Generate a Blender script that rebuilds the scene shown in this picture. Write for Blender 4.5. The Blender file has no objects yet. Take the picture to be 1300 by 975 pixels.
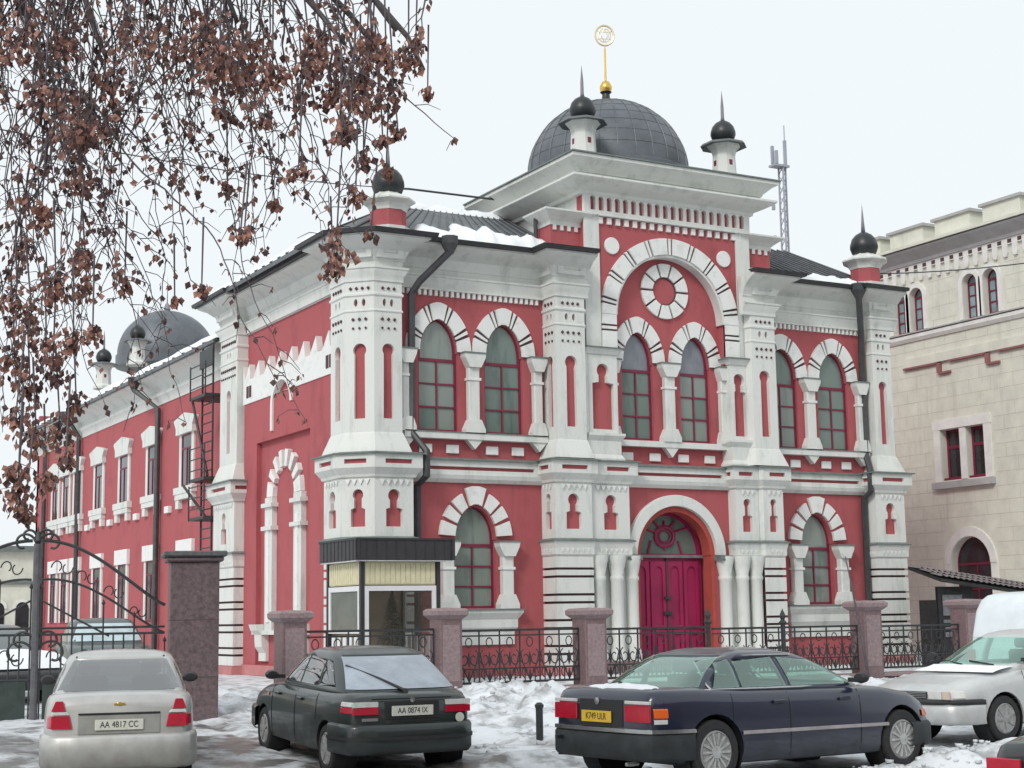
import bpy, bmesh, math, random
from math import sin, cos, pi, radians, sqrt
from mathutils import Vector, Matrix, noise
from mathutils.geometry import tessellate_polygon
random.seed(7)
SC = bpy.context.scene
COL = SC.collection
# ------------------------------------------------------------------ camera, sky, sun
CAMP = Vector((-13.93, -31.74, 1.8))
YAW, PIT, ROL = radians(29.27), radians(8.46), radians(-0.917)
FW = Vector((sin(YAW)*cos(PIT), cos(YAW)*cos(PIT), sin(PIT)))
RT = Vector((cos(YAW), -sin(YAW), 0)); UP = RT.cross(FW)
RT2 = cos(ROL)*RT + sin(ROL)*UP; UP2 = -sin(ROL)*RT + cos(ROL)*UP
cam = bpy.data.cameras.new('camera'); cam.sensor_width = 36; cam.lens = 36*2000/1300
cam.clip_start = .1; cam.clip_end = 3000
co = bpy.data.objects.new('camera', cam); COL.objects.link(co)
m = Matrix((RT2, UP2, -FW)).transposed().to_4x4(); m.translation = CAMP
co.matrix_world = m; SC.camera = co
SUN_AZ, SUN_EL = radians(-55), radians(38)      # azimuth of the sun from -y towards +x: front left of the building
sd = Vector((sin(SUN_AZ)*cos(SUN_EL), -cos(SUN_AZ)*cos(SUN_EL), sin(SUN_EL)))
W = bpy.data.worlds.new('World'); SC.world = W; W.use_nodes = True
nt = W.node_tree; nt.nodes.clear()
sky = nt.nodes.new('ShaderNodeTexSky'); sky.sky_type = 'NISHITA'; sky.sun_disc = False
sky.sun_elevation = SUN_EL; sky.sun_rotation = math.atan2(sd.x, sd.y); sky.air_density = 1; sky.dust_density = 6
bgn = nt.nodes.new('ShaderNodeBackground'); bgn.inputs['Strength'].default_value = .1
mx_ = nt.nodes.new('ShaderNodeMix'); mx_.data_type = 'RGBA'; mx_.inputs[0].default_value = .93
mx_.inputs[7].default_value = (9.45, 10.0, 10.3, 1)   # even cloud layer over the clear sky
ou = nt.nodes.new('ShaderNodeOutputWorld')
nt.links.new(sky.outputs[0], mx_.inputs[6]); nt.links.new(mx_.outputs[2], bgn.inputs[0]); nt.links.new(bgn.outputs[0], ou.inputs[0])
sl = bpy.data.lights.new('sun', 'SUN'); sl.energy = 1.6; sl.angle = radians(14); sl.color = (1, .97, .93)
so = bpy.data.objects.new('sun', sl); COL.objects.link(so); so.rotation_euler = sd.to_track_quat('Z', 'Y').to_euler()
SC.view_settings.view_transform = 'Standard'; SC.view_settings.look = 'None'
SC.view_settings.exposure = 0.0; SC.view_settings.gamma = 1
# ------------------------------------------------------------------ materials
MATS = {}
def mat(name, col, rough=.8, var=.12, scale=3., bump=.0, bscale=40., metal=0., coat=0., spec=.5, grime=None, stretch=1., emit=0):
    if name in MATS: return MATS[name]
    M = bpy.data.materials.new(name); M.use_nodes = True; t = M.node_tree; b = t.nodes['Principled BSDF']
    b.inputs['Roughness'].default_value = rough; b.inputs['Metallic'].default_value = metal
    b.inputs['Coat Weight'].default_value = coat; b.inputs['Coat Roughness'].default_value = .08
    b.inputs['Specular IOR Level'].default_value = spec
    g = t.nodes.new('ShaderNodeNewGeometry')
    mp = t.nodes.new('ShaderNodeMapping'); mp.inputs['Scale'].default_value = (1, 1, stretch)
    t.links.new(g.outputs['Position'], mp.inputs[0])
    n = t.nodes.new('ShaderNodeTexNoise'); n.inputs['Scale'].default_value = scale; n.inputs['Detail'].default_value = 6
    n.inputs['Roughness'].default_value = .65
    t.links.new(mp.outputs[0], n.inputs[0])
    r = t.nodes.new('ShaderNodeMapRange'); r.inputs[1].default_value = .3; r.inputs[2].default_value = .7
    r.inputs[3].default_value = 0; r.inputs[4].default_value = 1
    t.links.new(n.outputs[0], r.inputs[0])
    x = t.nodes.new('ShaderNodeMix'); x.data_type = 'RGBA'
    x.inputs[6].default_value = (*[c*(1-var) for c in col], 1) if grime is None else (*grime, 1)
    x.inputs[7].default_value = (*[min(1, c*(1+var)) for c in col], 1) if grime is None else (*col, 1)
    t.links.new(r.outputs[0], x.inputs[0])
    if grime is not None:
        r.inputs[1].default_value = .25; r.inputs[2].default_value = .48
    t.links.new(x.outputs[2], b.inputs['Base Color'])
    if bump:
        n2 = t.nodes.new('ShaderNodeTexNoise'); n2.inputs['Scale'].default_value = bscale; n2.inputs['Detail'].default_value = 4
        t.links.new(g.outputs['Position'], n2.inputs[0])
        bp = t.nodes.new('ShaderNodeBump'); bp.inputs['Strength'].default_value = bump; bp.inputs['Distance'].default_value = .02
        t.links.new(n2.outputs[0], bp.inputs['Height']); t.links.new(bp.outputs[0], b.inputs['Normal'])
    MATS[name] = M; return M
def streaks(M, col, amt=.5, sc=3.2, lo=.54, hi=.72):
    """rain streaks and patchy repairs that belong to the plaster"""
    t = M.node_tree; b = t.nodes['Principled BSDF']; src = b.inputs['Base Color'].links[0].from_socket
    g = t.nodes.new('ShaderNodeNewGeometry'); mp = t.nodes.new('ShaderNodeMapping'); mp.inputs['Scale'].default_value = (1, 1, .11)
    n = t.nodes.new('ShaderNodeTexNoise'); n.inputs['Scale'].default_value = sc; n.inputs['Detail'].default_value = 7; n.inputs['Roughness'].default_value = .7
    n2 = t.nodes.new('ShaderNodeTexNoise'); n2.inputs['Scale'].default_value = .55; n2.inputs['Detail'].default_value = 3
    t.links.new(g.outputs['Position'], mp.inputs[0]); t.links.new(mp.outputs[0], n.inputs[0]); t.links.new(g.outputs['Position'], n2.inputs[0])
    r = t.nodes.new('ShaderNodeMapRange'); r.inputs[1].default_value = lo; r.inputs[2].default_value = hi; t.links.new(n.outputs[0], r.inputs[0])
    r2 = t.nodes.new('ShaderNodeMapRange'); r2.inputs[1].default_value = .42; r2.inputs[2].default_value = .62; r2.inputs[4].default_value = amt; t.links.new(n2.outputs[0], r2.inputs[0])
    m_ = t.nodes.new('ShaderNodeMath'); m_.operation = 'MULTIPLY'; t.links.new(r.outputs[0], m_.inputs[0]); t.links.new(r2.outputs[0], m_.inputs[1])
    x = t.nodes.new('ShaderNodeMix'); x.data_type = 'RGBA'; x.inputs[7].default_value = (*col, 1)
    t.links.new(m_.outputs[0], x.inputs[0]); t.links.new(src, x.inputs[6]); t.links.new(x.outputs[2], b.inputs['Base Color'])
WHITE = mat('white_plaster', (.69, .705, .675), .85, scale=2.6, bump=.35, bscale=26, grime=(.50, .53, .50), stretch=.3)
WHITE2 = mat('white_stone', (.78, .79, .77), .8, scale=4, bump=.25, bscale=35, grime=(.60, .62, .59))
RED = mat('red_plaster', (.41, .097, .106), .85, scale=1.3, bump=.35, bscale=30, grime=(.31, .07, .08), stretch=.5)
GROOVE = mat('dark_joint_plaster', (.09, .05, .055), .9)  # dark red-grey backing for joints, slots and small relief
LEDGE = mat('green_grey_flashing', (.16, .19, .18), .55, .25, 6)
BLACKM = mat('black_gutter_metal', (.028, .03, .032), .45, .3, 5)
PIPE = mat('dark_drainpipe', (.05, .052, .055), .45, .3, 5)
ROOF = mat('grey_roof_metal', (.12, .13, .14), .5, .3, 2, bump=.2, bscale=6, metal=.2)
DOME = mat('dome_metal', (.125, .14, .155), .48, .25, 1.6, bump=.15, bscale=9, metal=.25)
BALL = mat('black_dome_metal', (.022, .026, .028), .4, .2, 6)
GOLD = mat('gilded_metal', (.75, .5, .12), .3, .1, 5, metal=.9)
PALEGOLD = mat('pale_gilt', (.80, .68, .45), .35, .1, 5, metal=.5)
SPIRE = mat('grey_spire_metal', (.22, .22, .25), .5, .1, 5)
MAROON = mat('maroon_window_paint', (.19, .018, .05), .5, .15, 6)
DOORM = mat('crimson_door_paint', (.30, .012, .075), .5, .25, 3, bump=.15, bscale=20, stretch=.3)
REVEAL = mat('orange_red_reveal', (.40, .07, .055), .8, .15, 3)
GLASS = mat('window_glass', (.15, .20, .175), .12, .4, 3.0, spec=.7, stretch=.15, grime=(.06, .095, .08))
GLASS2 = mat('curtained_window_glass', (.23, .27, .24), .12, .3, 4.5, spec=.7, stretch=.1, grime=(.10, .14, .12))
GLASS3 = mat('blue_grey_window_glass', (.20, .22, .25), .12, .3, 2.5, spec=.7, stretch=.3, grime=(.12, .14, .16))
GLASSD = mat('dark_window_glass', (.03, .035, .04), .1, .4, 2, spec=.7)
streaks(RED, (.20, .06, .065), .75); streaks(WHITE, (.36, .38, .35), .65); streaks(WHITE2, (.45, .46, .44), .4)
GLASSC = mat('pale_blue_glass', (.22, .33, .36), .1, .4, 1.5, spec=.7)
SNOW = mat('snow', (.84, .87, .90), .75, .05, 3, bump=.5, bscale=14)
GRAN = mat('red_granite', (.19, .125, .13), .6, .3, 22, bump=.2, bscale=40)
GRANC = mat('red_granite_cap', (.27, .20, .205), .6, .25, 18, bump=.2, bscale=40)
GRANB = mat('brown_granite_dark', (.125, .088, .092), .55, .45, 14, bump=.2, bscale=40)
IRON = mat('wrought_iron', (.03, .033, .035), .5, .3, 8)
CREAM = mat('cream_stone', (.68, .68, .595), .85, .1, 2, bump=.25, bscale=30)
streaks(CREAM, (.42, .40, .35), .6, 2.2)
CREAMT = mat('cream_trim', (.76, .76, .73), .8, .1, 3, bump=.2, bscale=30)
# ------------------------------------------------------------------ mesh builder
ORG = {}
class Fr:
    """a wall frame: u along the wall, v up, w outwards"""
    def __init__(s, o, u, w): s.o = Vector(o); s.u = Vector(u).normalized(); s.w = Vector(w).normalized()
    def __call__(s, u, v, w): return s.o + s.u*u + s.w*w + Vector((0, 0, v))
def fseg(A, B):
    d = Vector((B[0]-A[0], B[1]-A[1], 0)).normalized()
    return Fr((A[0], A[1], 0), d, (d.y, -d.x, 0)), (Vector(B)-Vector(A)).length
FRONT = Fr((0, 0, 0), (1, 0, 0), (0, -1, 0)); SIDE = Fr((0, 0, 0), (0, 1, 0), (-1, 0, 0))
LOC = Fr((0, 0, 0), (1, 0, 0), (0, 1, 0))
def offs(path, d, closed=False):
    n = len(path); out = []
    ns = []
    m_ = n if closed else n-1
    for i in range(m_):
        A, B = path[i], path[(i+1) % n]; L = math.hypot(B[0]-A[0], B[1]-A[1]); ns.append(((B[1]-A[1])/L, -(B[0]-A[0])/L))
    for i in range(n):
        if closed: a, b = ns[i-1], ns[i]
        else: a = ns[max(0, i-1)]; b = ns[min(i, n-2)]
        k = 1+a[0]*b[0]+a[1]*b[1]
        if k < .15: k = .15
        out.append((path[i][0]+d*(a[0]+b[0])/k, path[i][1]+d*(a[1]+b[1])/k))
    return out
class MB:
    def __init__(s): s.v = []; s.f = []
    def add(s, pts, faces):
        b = len(s.v); s.v += [Vector(p) for p in pts]; s.f += [tuple(b+i for i in f) for f in faces]; return s
    def box(s, F, u0, u1, v0, v1, w0, w1):
        p = [F(u, v, w) for w in (w0, w1) for v in (v0, v1) for u in (u0, u1)]
        return s.add(p, [(0, 1, 3, 2), (4, 6, 7, 5), (0, 2, 6, 4), (1, 5, 7, 3), (0, 4, 5, 1), (2, 3, 7, 6)])
    def bx(s, x0, x1, y0, y1, z0, z1): return s.box(LOC, x0, x1, z0, z1, y0, y1)
    def plate(s, F, outer, holes, w0, w1, back=False):
        loops = [outer]+list(holes)
        tri = tessellate_polygon([[Vector((a, b, 0)) for a, b in L] for L in loops])
        flat = [p for L in loops for p in L]; n = len(flat)
        fr = [F(a, b, w1) for a, b in flat]; bk = [F(a, b, w0) for a, b in flat]
        faces = [tuple(t) for t in tri]
        if back: faces += [tuple(n+i for i in reversed(t)) for t in tri]
        k = 0
        for L in loops:
            m_ = len(L)
            for i in range(m_):
                j = (i+1) % m_; faces.append((k+i, k+j, n+k+j, n+k+i))
            k += m_
        return s.add(fr+bk, faces)
    def prism(s, F, poly, w0, w1): return s.plate(F, poly, [], w0, w1, True)
    def sweep(s, path, prof, closed=False, pclosed=True):
        rings = [offs(path, o, closed) for o, z in prof]; n = len(path); m_ = len(prof)
        pts = [(rings[j][i][0], rings[j][i][1], prof[j][1]) for i in range(n) for j in range(m_)]
        faces = []
        for i in range(n if closed else n-1):
            for j in range(m_ if pclosed else m_-1):
                a = i*m_+j; b = i*m_+(j+1) % m_; c = ((i+1) % n)*m_+(j+1) % m_; d = ((i+1) % n)*m_+j
                faces.append((a, b, c, d))
        if not closed and pclosed: faces += [tuple(range(m_)), tuple((n-1)*m_+j for j in reversed(range(m_)))]
        return s.add(pts, faces)
    def lathe(s, c, prof, n=24, ph=0, sx=1, sy=1):
        c = Vector(c); pts = []; faces = []; m_ = len(prof)
        for i in range(n):
            a = 2*pi*i/n+ph
            for r, z in prof: pts.append(c+Vector((r*cos(a)*sx, r*sin(a)*sy, z)))
        for i in range(n):
            for j in range(m_-1):
                faces.append((i*m_+j, i*m_+j+1, ((i+1) % n)*m_+j+1, ((i+1) % n)*m_+j))
        if prof[0][0] > 1e-4: faces.append(tuple(i*m_ for i in range(n)))
        if prof[-1][0] > 1e-4: faces.append(tuple(i*m_+m_-1 for i in range(n)))
        return s.add(pts, faces)
    def tube(s, pts, r, n=6, cap=True):
        pts = [Vector(p) for p in pts]; m_ = len(pts); vs = []; up0 = Vector((.13, .21, 1)).normalized(); prev = None
        for i, p in enumerate(pts):
            d = (pts[min(i+1, m_-1)]-pts[max(i-1, 0)]).normalized()
            if d.length == 0: d = Vector((0, 0, 1))
            if prev is None:
                ref = up0 if abs(d.dot(up0)) < .9 else Vector((1, 0, 0)); a = d.cross(ref).normalized()
            else:
                a = (prev-d*prev.dot(d)).normalized()
            prev = a; b = d.cross(a); rr = r[i] if isinstance(r, (list, tuple)) else r
            for k in range(n): t = 2*pi*k/n; vs.append(p+a*cos(t)*rr+b*sin(t)*rr)
        fs = [(i*n+k, i*n+(k+1) % n, (i+1)*n+(k+1) % n, (i+1)*n+k) for i in range(m_-1) for k in range(n)]
        if cap: fs += [tuple(reversed(range(n))), tuple((m_-1)*n+k for k in range(n))]
        return s.add(vs, fs)
    def grid(s, rows, wrap=False):
        m_ = len(rows[0]); pts = [p for r in rows for p in r]; fs = []
        for i in range(len(rows)-1):
            for j in range(m_ if wrap else m_-1):
                fs.append((i*m_+j, i*m_+(j+1) % m_, (i+1)*m_+(j+1) % m_, (i+1)*m_+j))
        return s.add(pts, fs)
    def build(s, name, material, parent=None, smooth=False, kind=None, label=None, cat=None, group=None, recalc=True, bevel=0):
        me = bpy.data.meshes.new(name)
        off = ORG.get(parent.name, Vector((0, 0, 0))) if parent else Vector((0, 0, 0))
        me.from_pydata([p-off for p in s.v], [], s.f); me.materials.append(material)
        if recalc:
            b = bmesh.new(); b.from_mesh(me); bmesh.ops.recalc_face_normals(b, faces=b.faces); b.to_mesh(me); b.free()
        if smooth:
            for p in me.polygons: p.use_smooth = True
            if smooth is not True: me.set_sharp_from_angle(angle=radians(smooth))
        o = bpy.data.objects.new(name, me); COL.objects.link(o)
        if parent: o.parent = parent; ORG[o.name] = off
        if kind: o['kind'] = kind
        if label: o['label'] = label
        if cat: o['category'] = cat
        if group: o['group'] = group
        if bevel:
            md = o.modifiers.new('bevel', 'BEVEL'); md.width = bevel; md.segments = 1; md.limit_method = 'ANGLE'
        return o
def thing(name, label, cat, loc=(0, 0, 0), rz=0, group=None, tilt=None):
    o = bpy.data.objects.new(name, None); COL.objects.link(o); o.empty_display_size = .2
    o.location = loc; o.rotation_euler = (0, 0, rz) if tilt is None else (tilt[0], tilt[1], rz)
    o['label'] = label; o['category'] = cat
    if group: o['group'] = group
    ORG[o.name] = Vector(loc) if rz == 0 and tilt is None else Vector((0, 0, 0))
    return o
def clone(o, parent, loc=None, rot=None, scale=None):
    c = o.copy(); COL.objects.link(c); c.parent = parent
    if loc is not None: c.location = loc
    if rot is not None: c.rotation_euler = rot
    if scale is not None: c.scale = scale
    ORG[c.name] = ORG.get(parent.name, Vector((0, 0, 0))) if parent else Vector((0, 0, 0))
    for ch in list(o.children): clone(ch, c)
    return c
# 2D shapes
def rect(u0, u1, v0, v1): return [(u0, v0), (u1, v0), (u1, v1), (u0, v1)]
def arc(cu, cv, r, a0, a1, n, ry=None):
    ry = ry or r; return [(cu+r*cos(radians(a0+(a1-a0)*i/n)), cv+ry*sin(radians(a0+(a1-a0)*i/n))) for i in range(n+1)]
def keyhole(cu, v0, vn, vt, hw, r):
    cv = vt-r; a = math.degrees(math.asin(.72)); nk = r*.72
    return [(cu-hw, v0), (cu+hw, v0), (cu+hw, vn), (cu+nk, vn+.03)] + arc(cu, cv, r, -90+a, 270-a, 14) + [(cu-nk, vn+.03), (cu-hw, vn)]
def roundhead(cu, v0, vt, hw, r):
    cv = vt-r; a = math.degrees(math.asin(min(1, hw*.95/r)))
    return [(cu-hw, v0), (cu+hw, v0)] + arc(cu, cv, r, -90+a, 270-a, 12)
def pa(a, h, t):
    """pointed arch of half width a and height h: t 0..1 left to right, centre at the spring line"""
    c = max(0, (h*h-a*a)/(2*a)); R = a+c; am = math.acos(c/R) if c else pi/2
    ex, ey = -a*cos(pi*t), h*sin(pi*t)
    if t <= .5: th = am*(t/.5); px_, py_ = c-R*cos(th), R*sin(th)
    else: th = am*((1-t)/.5); px_, py_ = -c+R*cos(th), R*sin(th)
    return (px_*.5+ex*.5, py_*.5+ey*.5)
def parch(cu, v0, vs, a, h, n=16, aw=None):
    aw = aw or a
    return [(cu-aw, v0), (cu+aw, v0)] + ([(cu+aw, vs)] if aw != a else []) + [(cu+pa(a, h, 1-i/n)[0], vs+pa(a, h, 1-i/n)[1]) for i in range(n+1)] + ([(cu-aw, vs)] if aw != a else [])
def vouss(F, cu, vs, ai, hi, ao, ho, t0, t1, w0, w1, n=4, ce=0):
    A = [(cu+pa(ao, ho, t0+(t1-t0)*i/n)[0], vs+pa(ao, ho, t0+(t1-t0)*i/n)[1]) for i in range(n+1)]
    B = [(cu+pa(ai, hi, t0+(t1-t0)*i/n)[0], vs+pa(ai, hi, t0+(t1-t0)*i/n)[1]) for i in range(n+1)]
    return MB().prism(F, A+B[::-1], w0, w1)
def text_obj(s, name, size, M, matl, parent, sx=1):
    c = bpy.data.curves.new(name, 'FONT'); c.body = s; c.size = size; c.align_x = 'CENTER'; c.align_y = 'CENTER'; c.extrude = .001
    t = bpy.data.objects.new('tmp', c); COL.objects.link(t)
    me = bpy.data.meshes.new_from_object(t.evaluated_get(bpy.context.evaluated_depsgraph_get()))
    bpy.data.objects.remove(t); me.name = name
    me.transform(M @ Matrix.Diagonal((sx, 1, 1, 1))); me.materials.clear(); me.materials.append(matl)
    o = bpy.data.objects.new(name, me); COL.objects.link(o); o.parent = parent
    return o
def gz(y): return max(.05, min(.5, .07+(y+15)*.033)) if y < -2 else .5
def D2P(px, py, D):
    """only for bookkeeping of camera-relative depth while laying out the far background"""
    return CAMP + FW*D + RT2*((px-650)/2000*D) + UP2*((487.5-py)/2000*D)
# ================================================================== the synagogue
XC = 8.2; XW = 16.4
SY = thing('synagogue', 'red and white two storey synagogue with a grey central dome and arched maroon door', 'building', (8.2, 0, .5))
XR, XRL = 15.46, 15.6        # the right wing is a little narrower than the left one
def mir(path): return [(XW-x, y) for x, y in reversed(path)]
# ---- plans (walked with the outside on the right hand)
TUR = [(0, .95), (-.3, .95), (-.3, .15), (.2, -.35), (.87, -.35), (.87, 0)]
TURL = [(0, 1.1), (-.4, 1.1), (-.4, .12), (.15, -.45), (1.08, -.45), (1.08, 0)]
PIC = [(4.72, 0), (4.72, -.6), (5.52, -.6), (5.62, -.42)]
PICL = [(4.6, 0), (4.6, -.62), (5.6, -.62), (5.68, -.5), (6.72, -.5), (6.72, -.1)]
RP = [(.3, 8.6), (-.3, 8.6), (-.3, 7.25), (0, 7.25)]
RPL = [(.3, 8.75), (-.4, 8.75), (-.4, 7.1), (0, 7.1)]
TURR = [(14.65, 0), (14.65, -.35), (15.3, -.35), (15.3, .95), (15.1, .95)]
TURLR = [(14.44, 0), (14.44, -.45), (15.43, -.45), (15.43, 1.1), (15.2, 1.1)]
PICR = [(10.38, -.42), (10.45, -.6), (11.2, -.6), (11.2, 0)]
PICLR = [(9.85, -.1), (9.85, -.5), (10.56, -.5), (10.62, -.62), (11.24, -.62), (11.24, 0)]
# ---- red walls behind everything
w = MB()
w.sweep([(.3, 33), (.3, 8.92)], [(0, .5), (0, 9.36), (-.3, 9.36), (-.3, .5)])
w.sweep([(4, 8.9), (0, 8.9), (0, 0.32), (.32, .32)], [(0, .5), (0, 10.2), (-.3, 10.2), (-.3, .5)])
w.sweep([(15.0, .32), (15.3, .32), (15.3, 33), (.3, 33)], [(0, .5), (0, 10.2), (-.3, 10.2), (-.3, .5)])
wall = w.build('wall', RED, SY)
def wopen(c, z0, zs, a, h, aw): return parch(c, z0, zs, a, h, 14, aw)
# wing walls with window openings
for s in (0, 1):
    c_ = lambda x: XR-x if s else x
    cl_ = lambda x: XRL-x if s else x
    up = [wopen(c_(1.93), 6.02, 7.82, .47, .78, .50), wopen(c_(3.63), 6.02, 7.82, .47, .78, .50)]
    lo = [wopen(cl_(2.83), 2.04, 3.58, .52, .76, .54)]
    a, b = (11.0, 15.29) if s else (.4, 4.9)
    MB().plate(FRONT, rect(a, b, .5, 10.2), up+lo, -.32, 0).build('wall', RED, SY)
# centre: door wall, window wall, tympanum and spandrel wall
MB().plate(FRONT, rect(6.4, 10.0, .5, 5.45), [parch(XC, .52, 3.25, 1.16, 1.16, 20)], -.35, .2).build('wall', RED, SY)
MB().plate(FRONT, rect(5.9, 10.5, 5.44, 11.2), [wopen(XC-.86, 6.04, 7.9, .43, .78, .45), wopen(XC+.86, 6.04, 7.9, .43, .78, .45)], -.4, .05).build('tympanum_wall', RED, SY)
BAI, BAO, BZ = 1.63, 2.04, 9.02
MB().plate(FRONT, [(5.73, 8.0)]+parch(XC, 8.0, BZ, BAI, BAI, 30)[0:1]+parch(XC, 8.0, BZ, BAI, BAI, 30)[2:][::-1]+parch(XC, 8.0, BZ, BAI, BAI, 30)[1:2]+[(10.67, 8.0), (10.67, 12.6), (5.73, 12.6)], [], .02, .3).build('spandrel_wall', RED, SY)
MB().sweep([(5.73, 4.6), (5.73, -.02)], [(0, 8.0), (0, 12.6), (-.3, 12.6), (-.3, 8.0)]).build('wall', WHITE, SY)
MB().sweep([(10.67, -.02), (10.67, 4.6), (5.73, 4.6)], [(0, 8.0), (0, 12.6), (-.3, 12.6), (-.3, 8.0)]).build('wall', WHITE, SY)
# white edge strips beside the spandrels, roundels
for x in (5.72, 10.68-.42):
    MB().box(FRONT, x, x+.42, 8.0, 11.55, .31, .36).build('edge_pilaster', WHITE, SY)
for x in (XC-1.68, XC+1.68):
    q = MB(); q.plate(FRONT, arc(x, 10.72, .21, 0, 350, 20), [], .3, .35); q.build('roundel', WHITE2, SY, bevel=.02)
# ---- generic faced tower
def faces(name, path, z0, z1, t, hf, matl=WHITE, core=True, cm=RED, endpad=True):
    o = MB(); n = len(path)-1
    for i in range(n):
        F, L = fseg(path[i], path[i+1]); hs = hf(i, L) if hf else []
        o.plate(F, rect(.003, L-.003, z0, z1), hs, -t, 0)
    ob = o.build(name, matl, SY)
    if core:
        ip = offs(path, -t+.004)
        MB().sweep(ip, [(0, z0+.01), (0, z1-.01)], pclosed=False).build('niche_back', cm, ob)
    return ob
def ring(name, path, prof, matl=WHITE, parent=None, **k): return MB().sweep(path, prof).build(name, matl, parent or SY, **k)
ovh = [(-.12, 9.28), (.03, 9.28), (.03, 9.4), (.1, 9.5), (.1, 9.54), (.13, 9.56), (.13, 9.6), (.02, 9.63), (.02, 9.74), (.05, 9.76), (.05, 9.8), (.07, 9.83), (.13, 9.98), (.16, 9.99), (.3, 10.12), (.33, 10.13), (.5, 10.22), (.5, 10.27), (-.12, 10.27)]
def upper_holes(i, L, front):
    if L < .45: return []
    c = L/2; k = min(1, L/.75)
    hs = [roundhead(c, 6.2, 7.88, .135*k, .165*k)]
    for d in (-.1, .1): hs.append([(c+d*k+x*.045, 8.8+y*.09) for x, y in arc(0, 0, 1, 0, 324, 9)])
    return hs
def low_holes(i, L):
    if L < .55: return []
    c = L/2; k = min(1, L/.95)
    return [keyhole(c, 3.82, 4.2, 4.64, .2*k, .15*k)]
def slot_holes(i, L):
    if L < .45: return [] if L < .25 else [rect(L/2-.05, L/2+.05, 5.2, 5.28)]
    return [rect(L*.22, L*.78, 5.19, 5.29)]
def small_relief(path, z, sz=.055, step=.16, name='diamond_frieze', out=.03, tri=False):
    o = MB()
    for i in range(len(path)-1):
        F, L = fseg(path[i], path[i+1])
        if L < .45: continue
        n = max(2, int((L-.12)/step))
        for k in range(n):
            c = L/2+(k-(n-1)/2)*step
            if tri: o.prism(F, [(c-sz, z+sz), (c, z-sz), (c+sz, z+sz)], 0, out)
            else: o.prism(F, [(c-sz, z), (c, z-sz), (c+sz, z), (c, z+sz)], 0, out)
    return o.build(name, GROOVE if not tri else WHITE2, SY, kind='stuff')
def tower_upper(path):
    faces('tower_facing', path, 5.9, 9.3, .1, lambda i, L: upper_holes(i, L, 1))
    ring('tower_skirt', path, [(-.08, 5.46), (.16, 5.46), (.14, 5.52), (.02, 5.86), (0, 5.9), (-.08, 5.9)])
    ring('moulding', path, [(-.05, 8.93), (.0, 8.93), (.03, 8.96), (.03, 9.0), (0, 9.03), (-.05, 9.03)])
    ring('moulding', path, [(-.05, 8.58), (.0, 8.58), (.02, 8.6), (.02, 8.63), (0, 8.65), (-.05, 8.65)])
    small_relief(path, 8.42, .04, .15); small_relief(path, 8.22, .03, .15)
    small_relief(path, 9.12, .04, .14, 'tooth_course')
    # framed sunk box below the gutter
    for i in range(len(path)-1):
        F, L = fseg(path[i], path[i+1])
        if L < .6: continue
        o = MB().plate(F, rect(.02, L-.02, 9.8, 10.2), [rect(.16, L-.16, 9.9, 10.1)], 0, .14); o.build('sunk_panel', WHITE, SY)
def belt(path, lowpath):
    b = offs(path, .16)
    faces('belt_facing', b, 5.1, 5.4, .07, slot_holes)
    ring('belt_moulding', b, [(-.25, 4.9), (-.12, 4.9), (-.1, 4.96), (.0, 5.1), (-.05, 5.11), (-.25, 5.11)])
    ring('belt_flashing', b, [(-.3, 5.40), (.07, 5.40), (.07, 5.43), (-.3, 5.49)], LEDGE)
def tower_low(path, stripes=True):
    faces('lower_tower_facing', path, 3.6, 4.92, .11, low_holes)
    small_relief(path, 4.79, .06, .15, 'zigzag_frieze', .04, True)
    ring('ledge_flashing', path, [(-.05, 3.54), (.1, 3.54), (.1, 3.57), (-.02, 3.62), (-.05, 3.62)], LEDGE)
    ring('ledge_moulding', path, [(-.05, 3.2), (0, 3.2), (.03, 3.24), (.03, 3.38), (.07, 3.54), (-.05, 3.54)])
    small_relief(offs(path, .03), 3.33, .045, .14, 'zigzag_frieze', .025, True)
def stripes(path, z0=.5, z1=3.2):
    cuts = [z1, 2.93, 2.89, 2.75, 2.71, 2.34, 2.30, 2.16, 2.12, 1.76, 1.72, 1.58, 1.54, 1.18, 1.14, 1.0, .96]
    for k in range(0, len(cuts)-1, 2):
        ring('stone_band', path, [(-.1, cuts[k+1]+.008), (0, cuts[k+1]+.008), (0, cuts[k]-.008), (-.1, cuts[k]-.008)])
    ring('stone_band', path, [(-.1, .72), (.0, .72), (0, .95), (-.1, .95)])
    ring('stripe_back', path, [(-.12, .5), (-.06, .5), (-.06, z1), (-.12, z1)], GROOVE)
    ring('plinth', path, [(-.1, .5), (.05, .5), (.05, .7), (-.1, .72)], mat('pink_plinth', (.5, .2, .2), .85))
for p, pl in ((TUR, TURL), (TURR, TURLR), (PIC, PICL), (PICR, PICLR), (RP, RPL)):
    tower_upper(p); tower_low(pl)
for pl in (TURL, TURLR, RPL, PICL[:4], PICLR[3:]): stripes(pl)
for p, pl in ((TURL, TURL), (TURLR, 0), (PICL, 0), (PICLR, 0), (RPL, 0)): belt(p, pl)
# ---- main cornice and gutter
L1 = [(0.02, 7.95), (0, .95)]
cpath = RP+TUR+PIC[:2]+[(5.62, -.6)]
ring('cornice', cpath, ovh, smooth=35)
ring('gutter', cpath, [(.44, 10.275), (.62, 10.275), (.64, 10.36), (.58, 10.37), (.3, 10.37)], BLACKM)
cp2 = [(10.2, -.6)]+PICR[2:]+TURR[:2]+[(15.52, -.35)]
MB().sweep([(15.3, .2), (15.3, 9)], ovh).build('cornice', WHITE, SY)
ring('cornice', cp2, ovh, smooth=35)
ring('gutter', cp2, [(.44, 10.275), (.62, 10.275), (.64, 10.36), (.58, 10.37), (.3, 10.37)], BLACKM)
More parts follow.
